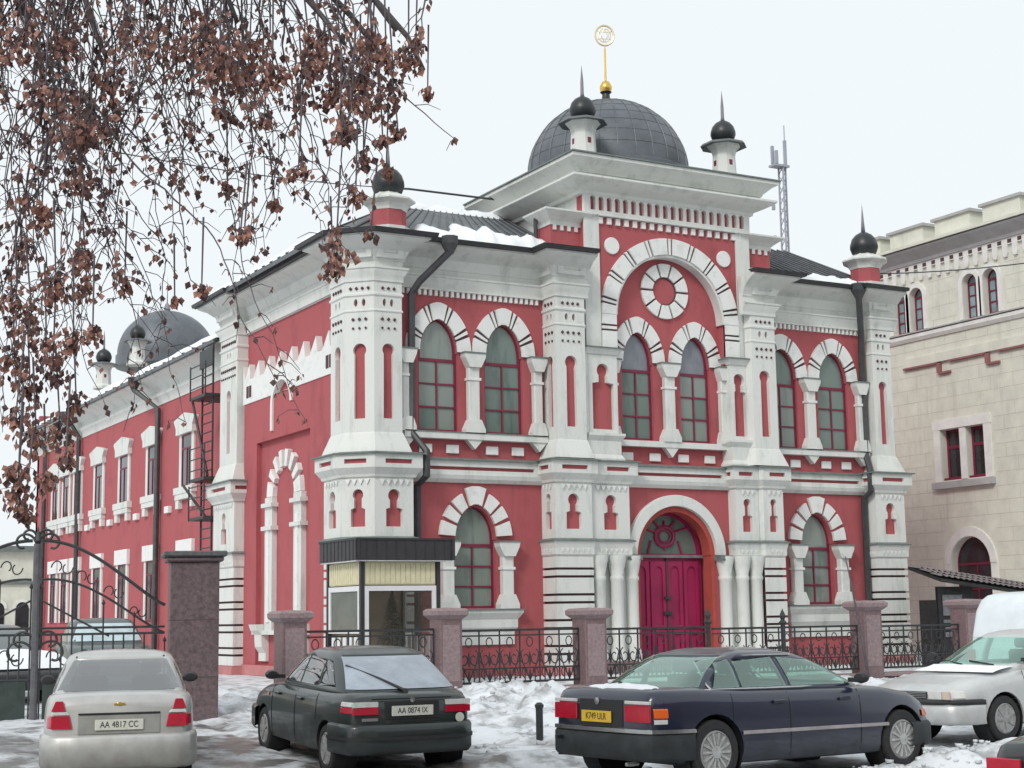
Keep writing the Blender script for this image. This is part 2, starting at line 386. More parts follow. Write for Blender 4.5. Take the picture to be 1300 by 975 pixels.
# dentils below wing cornices
for a, b in ((1.0, 4.66), (11.25, 14.6)):
    o = MB(); k = a
    while k < b-.06: o.box(FRONT, k, k+.07, 9.13, 9.26, 0, .07); k += .14
    o.build('dentil_course', WHITE2, SY, kind='stuff')
    MB().box(FRONT, a-.1, b+.05, 9.26, 9.3, 0, .1).build('frieze_moulding', WHITE, SY)
# ---- belt course on the wings and the centre
for a, b, w_ in ((1.08, 4.6, 0), (11.24, 14.44, 0), (6.72, 9.85, .2)):
    MB().plate(FRONT, rect(a, b, 5.02, 5.36), [rect(a+.25, b-.25, 5.14, 5.22)], w_-.02, w_+.13).build('belt_course', WHITE, SY)
    MB().box(FRONT, a, b, 5.12, 5.24, w_-.01, w_+.05).build('niche_back', RED, SY)
    MB().prism(Fr((a, 0, 0), (0, -1, 0), (1, 0, 0)), [(w_-.02, 4.86), (w_+.05, 4.86), (w_+.13, 4.94), (w_+.16, 5.03), (w_-.02, 5.03)], 0, b-a).build('belt_moulding', WHITE, SY)
    MB().prism(Fr((a, 0, 0), (0, -1, 0), (1, 0, 0)), [(w_-.02, 5.36), (w_+.2, 5.36), (w_+.2, 5.39), (w_-.02, 5.44)], 0, b-a).build('belt_flashing', LEDGE, SY)
# small white blocks under the upper sills
for x in (1.59, 2.27, 3.29, 3.97): 
    for q in (x, XR-x): MB().box(FRONT, q-.16, q+.16, 5.52, 5.72, 0, .05).build('sill_block', WHITE2, SY, bevel=.012)
for x in (XC-1.22, XC-.42, XC+.42, XC+1.22): MB().box(FRONT, x-.16, x+.16, 5.52, 5.72, .05, .1).build('sill_block', WHITE2, SY, bevel=.012)
# ---- windows
def window(F, cu, z0, zs, a, h, aw, w_, rows, tr, parent=SY, glass=GLASS, ub=True, frm=MAROON):
    """maroon frame with transom and glazing bars; each pane its own sheet"""
    holes = []; f = .05; b = .018
    top = [(cu+x*(1-f/a), zs+f*.3+y*(1-f/h)) for x, y in [pa(a, h, 1-i/14) for i in range(15)]]
    topv = max(zs, z0)+.02
    holes.append([(cu-a+f, tr+.07), (cu+a-f, tr+.07)]+[p for p in top if p[1] > tr+.08])
    cells = []
    cw = (2*aw-2*f-2*b)/2; hh = (tr-z0-f-(rows-1)*2*b)/rows
    for r in range(rows):
        for c in (0, 1):
            u0 = cu-aw+f+c*(cw+2*b); v0 = z0+f+r*(hh+2*b); cells.append((u0, u0+cw, v0, v0+hh))
    holes += [rect(*c) for c in cells]
    fr = MB().plate(F, parch(cu, z0, zs, a, h, 14, aw), holes, w_-.05, w_).build('window', frm, parent)
    if glass is GLASS: glass = random.choice((GLASS, GLASS2, GLASS2))
    for hs in holes:
        jit = random.uniform(-.004, .004)
        MB().prism(F, hs, w_-.04+jit, w_-.03+jit).build('pane', GLASS3 if hs is holes[0] and w_ == -.03 else (glass if random.random() < .8 or glass not in (GLASS, GLASS2) else GLASS), fr)
    return fr
def column(F, cu, z0, z1, hw, w0, w1, parent=SY):
    c = MB(); c.box(F, cu-hw*.82, cu+hw*.82, z0+.25, z1-.3, w0, w1)
    o = c.build('column', WHITE, parent, bevel=.025)
    q = MB(); q.prism(F, [(cu-hw*1.45, z0), (cu+hw*1.45, z0), (cu+hw*1.45, z0+.1), (cu+hw*.86, z0+.32), (cu-hw*.86, z0+.32), (cu-hw*1.45, z0+.1)], w0, w1+.05)
    q.build('column_base', WHITE, o)
    q = MB(); q.prism(F, [(cu-hw*.95, z1-.62), (cu+hw*.95, z1-.62), (cu+hw*.95, z1-.56), (cu-hw*.95, z1-.56)], w0, w1+.025); q.build('column_collar', WHITE2, o)
    q = MB(); q.prism(F, [(cu-hw*.84, z1-.32), (cu+hw*.84, z1-.32), (cu+hw*1.5, z1-.1), (cu+hw*1.6, z1), (cu-hw*1.6, z1), (cu-hw*1.5, z1-.1)], w0, w1+.07); q.build('capital', WHITE, o)
    q = MB(); q.box(F, cu-hw*1.7, cu+hw*1.7, z1, z1+.03, w0, w1+.09); q.build('abacus', LEDGE, o)
    return o
def pointed_arch(F, cu, vs, ai, hi, ao, ho, w0):
    """white blocks, with pairs of thin stones between them, on a recessed dark bed"""
    bed = vouss(F, cu, vs, ai, hi, ao-.01, ho-.01, 0, 1, w0-.02, w0+.02, 24).build('arch', GROOVE, SY)
    pairs = (.15, .38, .62, .85); edges = [0]
    for p in pairs: edges += [p-.032, p-.022, p-.004+.0, p+.004, p+.022, p+.032]
    # blocks
    segs = []; e = 0
    for p in pairs: segs.append((e, p-.036)); segs.append((p-.013, p+.013)); e = p+.036
    segs.append((e, 1))
    for a, b in segs:
        big = b-a > .05
        vouss(F, cu, vs, ai, hi, ao, ho, a, b, w0, w0+(.07 if big else .055), 5 if big else 1).build('voussoir', WHITE2, bed)
for s in (0, 1):
    c_ = lambda x: XR-x if s else x
    for x in (1.93, 3.63):
        window(FRONT, c_(x), 6.02, 7.82, .47, .78, .50, -.07, 3, 7.62)
        pointed_arch(FRONT, c_(x), 7.86, .48, .74, .83, 1.13, 0)
    for x, hw in ((1.08, .14), (2.78, .175), (4.48, .14)):
        column(FRONT, c_(x), 5.98, 7.83, hw, 0, .17)
        q = MB(); q.prism(FRONT, [(c_(x)-.2, 5.84), (c_(x)+.2, 5.84), (c_(x), 5.62)], 0, .17); q.build('pendant', WHITE, SY)
    a, b = (11.2, 14.55) if s else (1.0, 4.7)
    MB().box(FRONT, a, b, 5.84, 5.98, 0, .2).build('window_sill', WHITE, SY)
    MB().box(FRONT, a, b, 5.98, 6.0, -.1, .22).build('sill_flashing', LEDGE, SY)
    # ground floor window
    g = XRL-2.83 if s else 2.83
    window(FRONT, g, 2.04, 3.58, .52, .76, .54, -.14, 3, 3.42)
    bed = vouss(FRONT, g, 3.6, .53, .78, .92, 1.13, 0, 1, -.02, .015, 24).build('arch', RED, SY)
    for t, hw in ((.5, .085), (.325, .052), (.675, .052), (.2, .045), (.8, .045), (.075, .05), (.925, .05)):
        big = t == .5
        vouss(FRONT, g, 3.6, .54, .79, .98 if big else .93, 1.2 if big else 1.12, t-hw, t+hw, .0, .09, 3).build('voussoir', WHITE2, bed)
    for d in (-.76, .76): column(FRONT, g+d, 2.02, 3.52, .17, 0, .2)
    q = MB(); q.sweep([(g-1.02, 0), (g-1.02, -.12), (g+1.02, -.12), (g+1.02, 0)], [(-.1, 1.22), (-.06, 1.22), (-.06, 1.5), (0, 1.6), (0, 1.78), (.1, 1.93), (.1, 1.99), (-.12, 1.99)]); q.build('window_apron', WHITE, SY)
    q = MB(); q.sweep([(g-1.02, 0), (g-1.02, -.12), (g+1.02, -.12), (g+1.02, 0)], [(-.12, 1.99), (.13, 1.99), (.13, 2.01), (-.12, 2.03)]); q.build('sill_flashing', LEDGE, SY)
# ---- centre windows
for x in (XC-.86, XC+.86):
    window(FRONT, x, 6.04, 7.9, .43, .78, .45, -.03, 3, 7.7)
    pointed_arch(FRONT, x, 7.95, .44, .74, .79, 1.13, .05)
for x, hw in ((XC-1.62, .1), (XC, .18), (XC+1.62, .1)):
    column(FRONT, x, 6.0, 7.93, hw, .05, .22)
q = MB(); q.prism(FRONT, [(XC-.2, 5.86), (XC+.2, 5.86), (XC, 5.62)], .05, .22); q.build('pendant', WHITE, SY)
MB().box(FRONT, 6.5, 9.9, 5.86, 6.0, .04, .24).build('window_sill', WHITE, SY)
# pedestal and niche piers that carry the great arch
for s in (0, 1):
    p = [(5.62, -.42), (5.70, -.42), (6.52, -.42), (6.52, -.04)] if not s else [(9.88, -.04), (9.88, -.42), (10.42, -.42)]
    def nh(i, L): return [keyhole(L/2, 6.2, 7.3, 7.78, min(.3, L*.37), .17)] if L > .5 else []
    faces('niche_pier', p, 6.1, 8.02, .12, nh)
    ring('niche_pier_cap', p, [(-.1, 8.0), (.03, 8.0), (.06, 8.06), (.1, 8.14), (-.1, 8.14)])
    ring('ledge_flashing', p, [(-.1, 8.14), (.14, 8.14), (.14, 8.17), (-.1, 8.2)], LEDGE)
    ring('pedestal', p, [(-.1, 5.45), (.1, 5.45), (.1, 5.5), (.04, 5.6), (.04, 5.92), (.12, 6.04), (.12, 6.1), (-.1, 6.1)])
for p in ([(5.50, -.5), (5.62, -.42), (5.735, -.28)],):
    MB().sweep(p, [(-.01, 8.0), (-.01, 10.3), (-.1, 10.3), (-.1, 8.0)]).build('wall', WHITE, SY)
# ---- great arch
bed = MB()
for a0, a1 in ((0, 1),): bed = vouss(FRONT, XC, BZ, BAI, BAI+.001, BAO-.01, BAO-.009, 0, 1, .28, .335, 40)
for x in (XC-BAO+.01, XC+BAI): bed.box(FRONT, x, x+BAO-BAI-.01, 8.16, BZ-.002, .28, .335)
bed = bed.build('great_arch', GROOVE, SY)
def av(a0, a1, dw=.39):
    vouss(FRONT, XC, BZ, BAI, BAI+.001, BAO, BAO+.001, a0/180, a1/180, .3, dw, max(2, int((a1-a0)/3))).build('voussoir', WHITE2, bed)
prs = [10, 30, 50, 70, 90, 110, 130, 150, 170]; e = 0
for p in prs: av(e, p-2.7); av(p-1.0, p+1.0, .375); e = p+2.7
av(e, 180)
for x in (XC-BAO, XC+BAI):
    for a, b in ((8.16, 8.6), (8.65, 8.72), (8.77, BZ-.01)):
        MB().box(FRONT, x, x+BAO-BAI, a, b, .3, .39).build('voussoir', WHITE2, bed)
# moulded inner edge of the arch
q = vouss(FRONT, XC, BZ, BAI-.06, BAI-.059, BAI-.002, BAI-.001, 0, 1, .06, .34, 40); q.build('arch_soffit', WHITE, SY, smooth=30)
# ---- rose of ten stones
rz_ = 9.78; rose = MB().plate(FRONT, arc(XC, rz_, .66, 0, 348, 29), [arc(XC, rz_, .33, 0, 345, 23)], .03, .07).build('rose', GROOVE, SY)
for k in range(10):
    a0 = k*36+90-15.6; a1 = a0+31.2
    MB().prism(FRONT, arc(XC, rz_, .70, a0, a1, 4)+arc(XC, rz_, .36, a1-1.5, a0+1.5, 4), .05, .12).build('rose_stone', WHITE2, rose, bevel=.012)
# ---- frieze with slots, tooth row, top cornices
hs = [roundhead(XC-2.24+k*.2358, 11.55, 11.9, .072, .0755) for k in range(20)]
MB().plate(FRONT, rect(5.71, 10.69, 11.45, 11.98), hs, .301, .40).build('slotted_frieze', WHITE, SY)
for k in range(17):
    x = XC-2.0+k*.25; MB().box(FRONT, x-.06, x+.06, 11.24, 11.4, .3, .36).build('bracket', WHITE2, SY)
MB().box(FRONT, 6.1, 10.3, 11.42, 11.46, .3, .43).build('frieze_moulding', WHITE, SY)
tp = [(5.73, 4.7), (5.73, -.3), (10.67, -.3), (10.67, 4.7)]
ring('top_cornice', tp, [(-.2, 11.92), (.12, 11.92), (.14, 12.0), (.3, 12.06), (.5, 12.16), (.58, 12.22), (.58, 12.27), (-.2, 12.3)], smooth=35)
ring('top_cornice', tp, [(-.2, 12.28), (.18, 12.28), (.2, 12.36), (.3, 12.4), (.32, 12.46), (.5, 12.62), (.62, 12.68), (.62, 12.76), (-.2, 12.8)], smooth=35)
ring('cornice_flashing', tp, [(-.3, 12.8), (.66, 12.765), (.66, 12.8), (-.3, 12.86)], LEDGE)
MB().bx(5.5, 10.9, -.1, 4.7, 12.5, 12.84).build('roof_slab', ROOF, SY)
# ---- lower flanking blocks beside the raised centre
for cx in (5.32, XW-5.32):
    b = [(cx-.42, .65), (cx-.42, -.15), (cx+.42, -.15), (cx+.42, .65)]
    q = ring('flanking_block', b, [(-.3, 10.3), (0, 10.3), (0, 11.15), (-.3, 11.15)], RED)
    ring('block_base', b, [(-.3, 10.3), (.05, 10.3), (.05, 10.62), (-.3, 10.62)], WHITE, q)
    ring('block_cap', b, [(-.3, 11.12), (.03, 11.12), (.03, 11.22), (.12, 11.3), (.3, 11.42), (.3, 11.46), (-.4, 11.5)], WHITE, q)
    o = MB()
    for k in range(4): o.box(FRONT, cx-.36+k*.2, cx-.27+k*.2, 11.0, 11.12, .15, .18)
    o.build('tooth_course', WHITE2, q)
    # second cornice of the raised centre that returns behind the blocks
# ---- pinnacles and turret tops
def ballprof(r, z): return [(r*.62, z), (r*.86, z+r*.16), (r, z+r*.55), (r*.98, z+r*.8), (r*.85, z+r*1.2), (r*.6, z+r*1.5), (r*.3, z+r*1.68), (r*.1, z+r*1.78), (.0, z+r*1.82)]
def pinnacle(x, y, z, par=SY, k=1):
    F = [Fr((x, y, 0), (1, 0, 0), (0, -1, 0)), Fr((x, y, 0), (0, 1, 0), (-1, 0, 0)), Fr((x, y, 0), (-1, 0, 0), (0, 1, 0)), Fr((x, y, 0), (0, -1, 0), (1, 0, 0))]
    o = MB(); o.lathe((x, y, 0), [(.44*k, z), (.44*k, z+.1), (.33*k, z+.2), (.3*k, z+.75), (.34*k, z+.9), (.46*k, z+1.02), (.5*k, z+1.05), (0, z+1.12)], 8, pi/8)
    ob = o.build('pinnacle', WHITE, par)
    for A in F: MB().box(A, -.05, .05, z+.35, z+.6, .27*k, .292*k).build('pinnacle_slot', MAROON, ob)
    MB().lathe((x, y, 0), [(.3*k, z+1.02), (.62*k, z+1.0), (.56*k, z+1.07), (.25*k, z+1.15), (.2*k, z+1.2)], 8, pi/8).build('pinnacle_roof', ROOF, ob)
    MB().lathe((x, y, 0), ballprof(.33*k, z+1.14), 24).build('ball_dome', BALL, ob, smooth=50)
    MB().lathe((x, y, 0), [(.06, z+1.68), (.045, z+1.8), (.04, z+2.1), (.0, z+2.55)], 8).build('spire', SPIRE, ob, smooth=True)
pinnacle(6.05, .12, 12.84); pinnacle(10.35, .12, 12.84)
for x in (.98, XW-.98):
    o = MB().lathe((x, .6, 0), [(.5, 10.4), (.5, 10.72), (.42, 10.74), (.42, 11.2)], 8, pi/8).build('turret_top', RED, SY)
    MB().lathe((x, .6, 0), [(.5, 10.4), (.52, 10.74), (.43, 10.76)], 8, pi/8).build('turret_base', WHITE, o)
    MB().lathe((x, .6, 0), [(.43, 11.14), (.45, 11.2), (.5, 11.28), (.64, 11.36), (.64, 11.4), (.3, 11.56), (.28, 11.6)], 8, pi/8).build('turret_cap', WHITE, o)
    MB().lathe((x, .6, 0), ballprof(.385, 11.55), 24).build('ball_dome', BALL, o, smooth=50)
    MB().lathe((x, .6, 0), [(.06, 12.2), (.04, 12.5), (.0, 13.05)], 8).build('spire', SPIRE, o, smooth=True)
# ---- domes with raised seams
def dome(x, y, r, zc, h, drum=.6, seams=True):
    prof = [(r*1.03, zc-drum), (r*1.03, zc-.1), (r, zc-.05)]+[(r*cos(a), zc+h*sin(a)) for a in [i*pi/2/14 for i in range(14)]]+[(0, zc+h)]
    d = MB().lathe((x, y, 0), prof, 48).build('dome', DOME, SY, smooth=50)
    if not seams: return d
    o = MB()
    for i in range(28):
        a = 2*pi*i/28; sg = []
        for k in range(13):
            t = k*pi/2/13.5; tw = a+.0
            sg.append((x+(r+.006)*cos(t)*cos(tw), y+(r+.006)*cos(t)*sin(tw), zc+(h+.006)*sin(t)))
        o.tube(sg, .011, 4, False)
    for k in range(1, 8):
        t = k*pi/2/9; n = 48
        o.tube([(x+(r+.004)*cos(t)*cos(2*pi*i/n), y+(r+.004)*cos(t)*sin(2*pi*i/n), zc+(h+.004)*sin(t)) for i in range(n+1)], .004, 4, False)
    o.build('dome_seams', DOME, d, kind='stuff')
    return d
d = dome(8.2, 2.35, 2.13, 13.38, 2.0)
MB().lathe((8.2, 2.35, 0), [(.28, 15.3), (.12, 15.45), (.1, 15.62), (.16, 15.68)], 16).build('finial_base', BALL, d, smooth=50)
MB().lathe((8.2, 2.35, 0), [(0, 15.62), (.1, 15.64), (.165, 15.76), (.165, 15.84), (.1, 15.96), (.03, 16.0), (.025, 16.9), (0, 16.9)], 20).build('gilded_ball', GOLD, d, smooth=50)
MB().lathe((8.2, 2.35, 0), [(.028, 16.0), (.022, 17.0)], 8).build('finial_rod', PALEGOLD, d)
q = MB(); cz = 17.27; Fd = Fr((8.2, 2.35, 0), (.93, -.37, 0), (-.37, -.93, 0))
q.tube([Fd(.25*cos(2*pi*i/32), cz+.28*sin(2*pi*i/32), 0) for i in range(33)], .03, 6, False)
q.tube([Fd(.17*cos(2*pi*i/24), cz+.19*sin(2*pi*i/24), 0) for i in range(25)], .012, 5, False)
for s in (1, -1):
    tr = [Fd(.17*cos(radians(90*s+k*120)), cz+.19*sin(radians(90*s+k*120)), 0) for k in range(4)]
    q.tube(tr, .014, 5)
for k in range(6): a = radians(k*60+30); q.tube([Fd(.17*cos(a), cz+.19*sin(a), 0), Fd(.25*cos(a), cz+.28*sin(a), 0)], .01, 4)
q.build('star_finial', PALEGOLD, d)
# ---- wing roofs with standing seams and lying snow
def roofq(pts, name='roof', seams=14, ax=0):
    a, b, c, e = [Vector(p) for p in pts]   # a,b eave; c,e ridge (b-c, a-e edges)
    o = MB(); o.add([a, b, c, e, a-Vector((0, 0, .1)), b-Vector((0, 0, .1)), c-Vector((0, 0, .1)), e-Vector((0, 0, .1))], [(0, 1, 2, 3), (7, 6, 5, 4), (0, 4, 5, 1), (2, 6, 7, 3), (1, 5, 6, 2), (0, 3, 7, 4)])
    r = o.build(name, ROOF, SY)
    for k in range(1, seams):
        t = k/seams; q = MB(); nn = (b-a).cross(e-a).normalized()
        if nn.z < 0: nn = -nn
        q.tube([a.lerp(b, t)+nn*.02, e.lerp(c, t)+nn*.02], .022, 4); q.build('roof_seam', ROOF, r)
    return r
RZ, RY = 12.25, 3.5
roofq([(-.75, -.3, 10.34), (5.6, -.3, 10.34), (5.6, RY, RZ), (2.6, RY, RZ)], seams=20)
roofq([(10.8, -.3, 10.34), (15.9, -.3, 10.34), (15.2, RY, RZ), (10.8, RY, RZ)], seams=18)
roofq([(-.85, 9.2, 10.34), (-.85, -.3, 10.34), (2.6, RY, RZ), (2.6, 8.5, RZ)], seams=18)
roofq([(15.95, -.3, 10.34), (15.95, 9.0, 10.34), (15.2, 9.0, RZ), (15.2, RY, RZ)], seams=8)
roofq([(2.6, RY, RZ), (14.2, RY, RZ), (14.2, 9.5, RZ+.02), (2.6, 9.5, RZ+.02)], seams=3)
def lump(pts, h, name, label, seed, n=26, m_=8, parent=None):
    """irregular snow lying on a sloping quad"""
    a, b, c, e = [Vector(p) for p in pts]; rows = []
    for j in range(m_+1):
        row = []
        for i in range(n+1):
            u = i/n; v = j/m_
            edge = .55+.6*noise.noise(Vector((u*7+seed, 0, seed)))
            vv = v*max(.12, edge); p = a.lerp(b, u).lerp(e.lerp(c, u), vv)
            hh = h*(.35+.9*abs(noise.noise(Vector((u*9, vv*4, seed))))+.4)*(sin(pi*min(1, max(0, v))) ** .4 if 0 < j < m_ else 0)*(1 if 0 < i < n else 0)
            row.append(p+Vector((0, 0, hh+.01)))
        rows.append(row)
    o = MB().grid(rows); ob = o.build(name, SNOW, parent, smooth=True, kind='stuff', label=label)
    return ob
lump([(1.6, -.32, 10.37), (5.0, -.32, 10.37), (5.0, 1.3, 11.15), (1.6, 1.3, 11.15)], .17, 'roof_snow', 'uneven snow lying along the eave of the left front roof', 3.1)
lump([(2.7, -.32, 10.37), (4.9, -.32, 10.37), (4.9, 1.6, 11.25), (2.7, 1.6, 11.25)], .24, 'roof_snow', 'thick snow heap on the left front roof', 5.7)
lump([(11.4, -.32, 10.37), (14.4, -.32, 10.37), (15.0, .4, 10.7), (11.0, .4, 10.7)], .16, 'roof_snow', 'thin snow strip along the right front eave', 8.3)
lump([(-.8, 9.1, 10.37), (-.8, .5, 10.37), (.6, .5, 11.1), (.6, 9.1, 11.1)], .14, 'roof_snow', 'snow on the side roof above the blind arch', 11.3)
lump([(1.6, 3.0, 12.0), (5.4, 3.0, 12.0), (5.4, 3.9, 12.27), (1.6, 3.9, 12.27)], .13, 'roof_snow', 'snow along the left roof ridge', 13.3)
lump([(-.35, 33, 9.42), (-.35, 9.7, 9.42), (1.2, 9.7, 9.9), (1.2, 33, 9.9)], .26, 'roof_snow', 'snow lying along the long side wing eave', 17.3, 60)
MB().tube([(2.3, 3.1, 12.5), (2.8, 3.3, 12.6), (5.6, 3.3, 12.62)], .03, 5).build('roof_rail', PIPE, SY)
for x in (4.75, 11.75): MB().tube([(x, .3, 10.6), (x, .3, 11.5)], .05, 6).build('vent_pipe', PIPE, SY)
# ---- door
dw = -.22
q = MB(); q.box(FRONT, XC-1.16, XC+1.16, .5, .62, -.3, .5); q.build('door_step', GRAN, SY)
ringm = vouss(FRONT, XC, 3.25, 1.17, 1.18, 1.43, 1.45, 0, 1, .19, .34, 30)
ringm.build('door_arch', WHITE, SY, smooth=35, bevel=.03)
q = vouss(FRONT, XC, 3.25, 1.03, 1.05, 1.165, 1.17, 0, 1, -.1, .225, 30)
for x0, x1 in ((XC-1.165, XC-1.05), (XC+1.05, XC+1.165)): q.box(FRONT, x0, x1, .6, 3.249, -.1, .225)
q.build('door_reveal', REVEAL, SY)
dr = MB().plate(FRONT, parch(XC, .6, 3.25, 1.06, 1.08, 20), [[(XC-.95, 3.3), (XC+.95, 3.3)]+[(XC+.95*cos(radians(a)), 3.3+.93*sin(radians(a))) for a in range(6, 176, 9)]], dw-.06, dw).build('door', DOORM, SY)
MB().prism(FRONT, [(XC-.95, 3.3), (XC+.95, 3.3)]+[(XC+.95*cos(radians(a)), 3.3+.93*sin(radians(a))) for a in range(6, 176, 9)], dw-.05, dw-.04).build('fanlight_pane', GLASS, dr)
q = MB(); c0 = (XC, 3.72)
q.tube([FRONT(c0[0]+.27*cos(2*pi*i/24), c0[1]+.24*sin(2*pi*i/24), dw-.01) for i in range(25)], .045, 6, False)
q.tube([FRONT(c0[0]+.16*cos(2*pi*i/24), c0[1]+.145*sin(2*pi*i/24), dw-.01) for i in range(25)], .02, 6, False)
for a, L in ((90, .5), (25, .72), (155, .72), (-90, .42), (60, .55), (120, .55)):
    q.tube([FRONT(c0[0]+.27*cos(radians(a)), c0[1]+.24*sin(radians(a)), dw-.01), FRONT(c0[0]+L*1.08*cos(radians(a)), c0[1]+L*.8*sin(radians(a))*.95, dw-.01)], .028, 5)
for x in (-.5, .5): q.tube([FRONT(XC+x*.8, 3.62, dw-.01), FRONT(XC+x, 3.3, dw-.01)], .03, 5)
q.build('fanlight_tracery', DOORM, dr)
MB().box(FRONT, XC-1.1, XC+1.1, 3.2, 3.27, dw, dw+.1).build('door_lintel', LEDGE, dr)
for k in range(4):
    u = XC-.96+k*.49
    MB().plate(FRONT, rect(u, u+.44, 1.5, 3.12), [parch(u+.22, 1.58, 2.85, .13, .15, 10)], dw, dw+.035).build('door_panel', DOORM, dr)
    MB().plate(FRONT, rect(u, u+.44, .66, 1.46), [rect(u+.09, u+.35, .76, 1.36)], dw, dw+.035).build('door_panel', DOORM, dr)
    MB().box(FRONT, u+.15, u+.29, .84, 1.28, dw, dw+.05).build('door_boss', DOORM, dr)
MB().box(FRONT, XC-.015, XC+.015, .62, 3.2, dw, dw+.06).build('door_meeting_rail', GROOVE, dr)
MB().box(FRONT, XC-.13, XC+.1, 1.82, 1.9, dw+.03, dw+.09).build('door_handle', IRON, dr)
MB().box(FRONT, XC-.1, XC+.07, 2.2, 2.26, dw+.03, dw+.09).build('door_bolt', IRON, dr)
# paired columns either side of the door
for s in (0, 1):
    for x in (5.86, 6.36, 6.86):
        X = {5.86: 10.46, 6.36: 10.03, 6.86: 9.6}[x] if s else x; w0 = .2 if x < 6.8 else .05
        o = MB().lathe((X, -.42 if x < 6.8 else -.3, 0), [(.2, .75), (.2, .95), (.15, 1.1), (.15, 2.62), (.17, 2.66), (.17, 2.72), (.15, 2.76), (.2, 3.0), (.24, 3.18), (.24, 3.22)], 12)
        o.build('column', WHITE, SY, smooth=40)
    a, b = (9.7, 10.62) if s else (5.6, 6.74)
    MB().box(FRONT, a, b, .72, 3.22, -.1, .26).build('pier_back', WHITE, SY)
    MB().box(FRONT, a, b, .5, .78, -.1, .66).build('column_plinth', GRAN, SY)
    a, b = sorted(((XW-6.68) if s else 6.68, (XW-7.06) if s else 7.06))
    MB().box(FRONT, a, b, 3.12, 3.24, -.05, .5).build('impost', LEDGE, SY)
# ---- side elevation (blind arch, sawtooth band)
o = MB()
saw = []
y0, y1 = 1.05, 7.2; n = 8
top = [(y1, 8.02)]
for k in range(n):
    a = y1-(y1-y0)*k/n; b = y1-(y1-y0)*(k+1)/n
    top += [(a-.02, 8.05), (a-.06, 8.12), ((a+b)/2+.12, 8.12), ((a+b)/2, 8.42), ((a+b)/2-.12, 8.12)]
pts = [(y0, 7.4), (3.8, 7.4)]+arc(4.42, 7.1, .69, 27, 153, 12)+[(5.04, 7.4), (y1, 7.4)]
sawp = []
k_ = (y1-y0)/8
for k in range(8):
    a = y1-k*k_; sawp += [(a, 8.02), (a-k_*.5, 8.42), (a-k_*.62, 8.02)] if k else [(a, 8.42), (a-k_*.2, 8.02), (a-k_*.6, 8.42), (a-k_*.7, 8.02)]
sawp += [(y0, 8.3)]
MB().prism(SIDE, pts+sawp, .0, .155).build('sawtooth_band', WHITE2, SY)
hd_ = vouss(SIDE, 4.42, 7.1, .60, .60, .72, .73, 0, 1, 0, .18, 16); hd_.box(SIDE, 5.02, 5.14, 6.5, 7.1, 0, .18); hd_.build('blind_arch_head', WHITE2, SY)
for y in (1.3, 1.5, 6.65, 6.85): MB().box(SIDE, y-.07, y+.07, 7.55, 7.85, .155, .17).build('vent_slot', GROOVE, SY)
MB().plate(SIDE, rect(1.1, 7.15, .5, 7.4), [rect(2.6, 6.2, .76, 6.3)], .0, .13).build('wall_panel', RED, SY)
ba = MB().box(SIDE, 3.7, 5.05, 1.5, 1.6, 0, .15).build('blind_arch', WHITE, SY)
for k in range(8):
    t = (k+.5)/8
    if k in (0, 7): hw = .055
    else: hw = .03
    vouss(SIDE, 4.37, 4.85, .72, .72, 1.13, 1.13, t-hw, t+hw, 0, .12, 3).build('voussoir', WHITE2, ba)
for y in (3.4, 5.34):
    MB().box(SIDE, y-.25, y+.25, 1.6, 4.86, 0, .13).build('pilaster', WHITE, ba)
    MB().box(SIDE, y-.09, y+.09, 1.8, 4.35, .13, .16).build('pilaster_shaft', WHITE2, ba)
    for z in (4.62, 4.05): MB().box(SIDE, y-.35, y+.35, z, z+.1, 0, .2).build('capital', WHITE, ba)
for y in (3.05, 5.85):
    q = MB(); q.prism(Fr((0, y-.25, 0), (-1, 0, 0), (0, 1, 0)), [(0, 1.75), (.35, 1.75), (.3, 1.6), (.2, 1.5), (.18, 1.2), (.08, 1.05), (.08, .85), (0, .85)], 0, .5); q.build('bracket', WHITE, ba)
MB().box(SIDE, 2.6, 6.3, 1.5, 1.6, 0, .2).build('sill', WHITE, ba)
MB().box(SIDE, 1.1, 7.15, .5, .75, .0, .18).build('plinth', mat('pink_plinth', (.5, .2, .2), .85), SY)
# frieze boards under the side cornice
MB().box(SIDE, .95, 7.25, 9.3, 9.55, .0, .08).build('side_frieze', WHITE, SY)
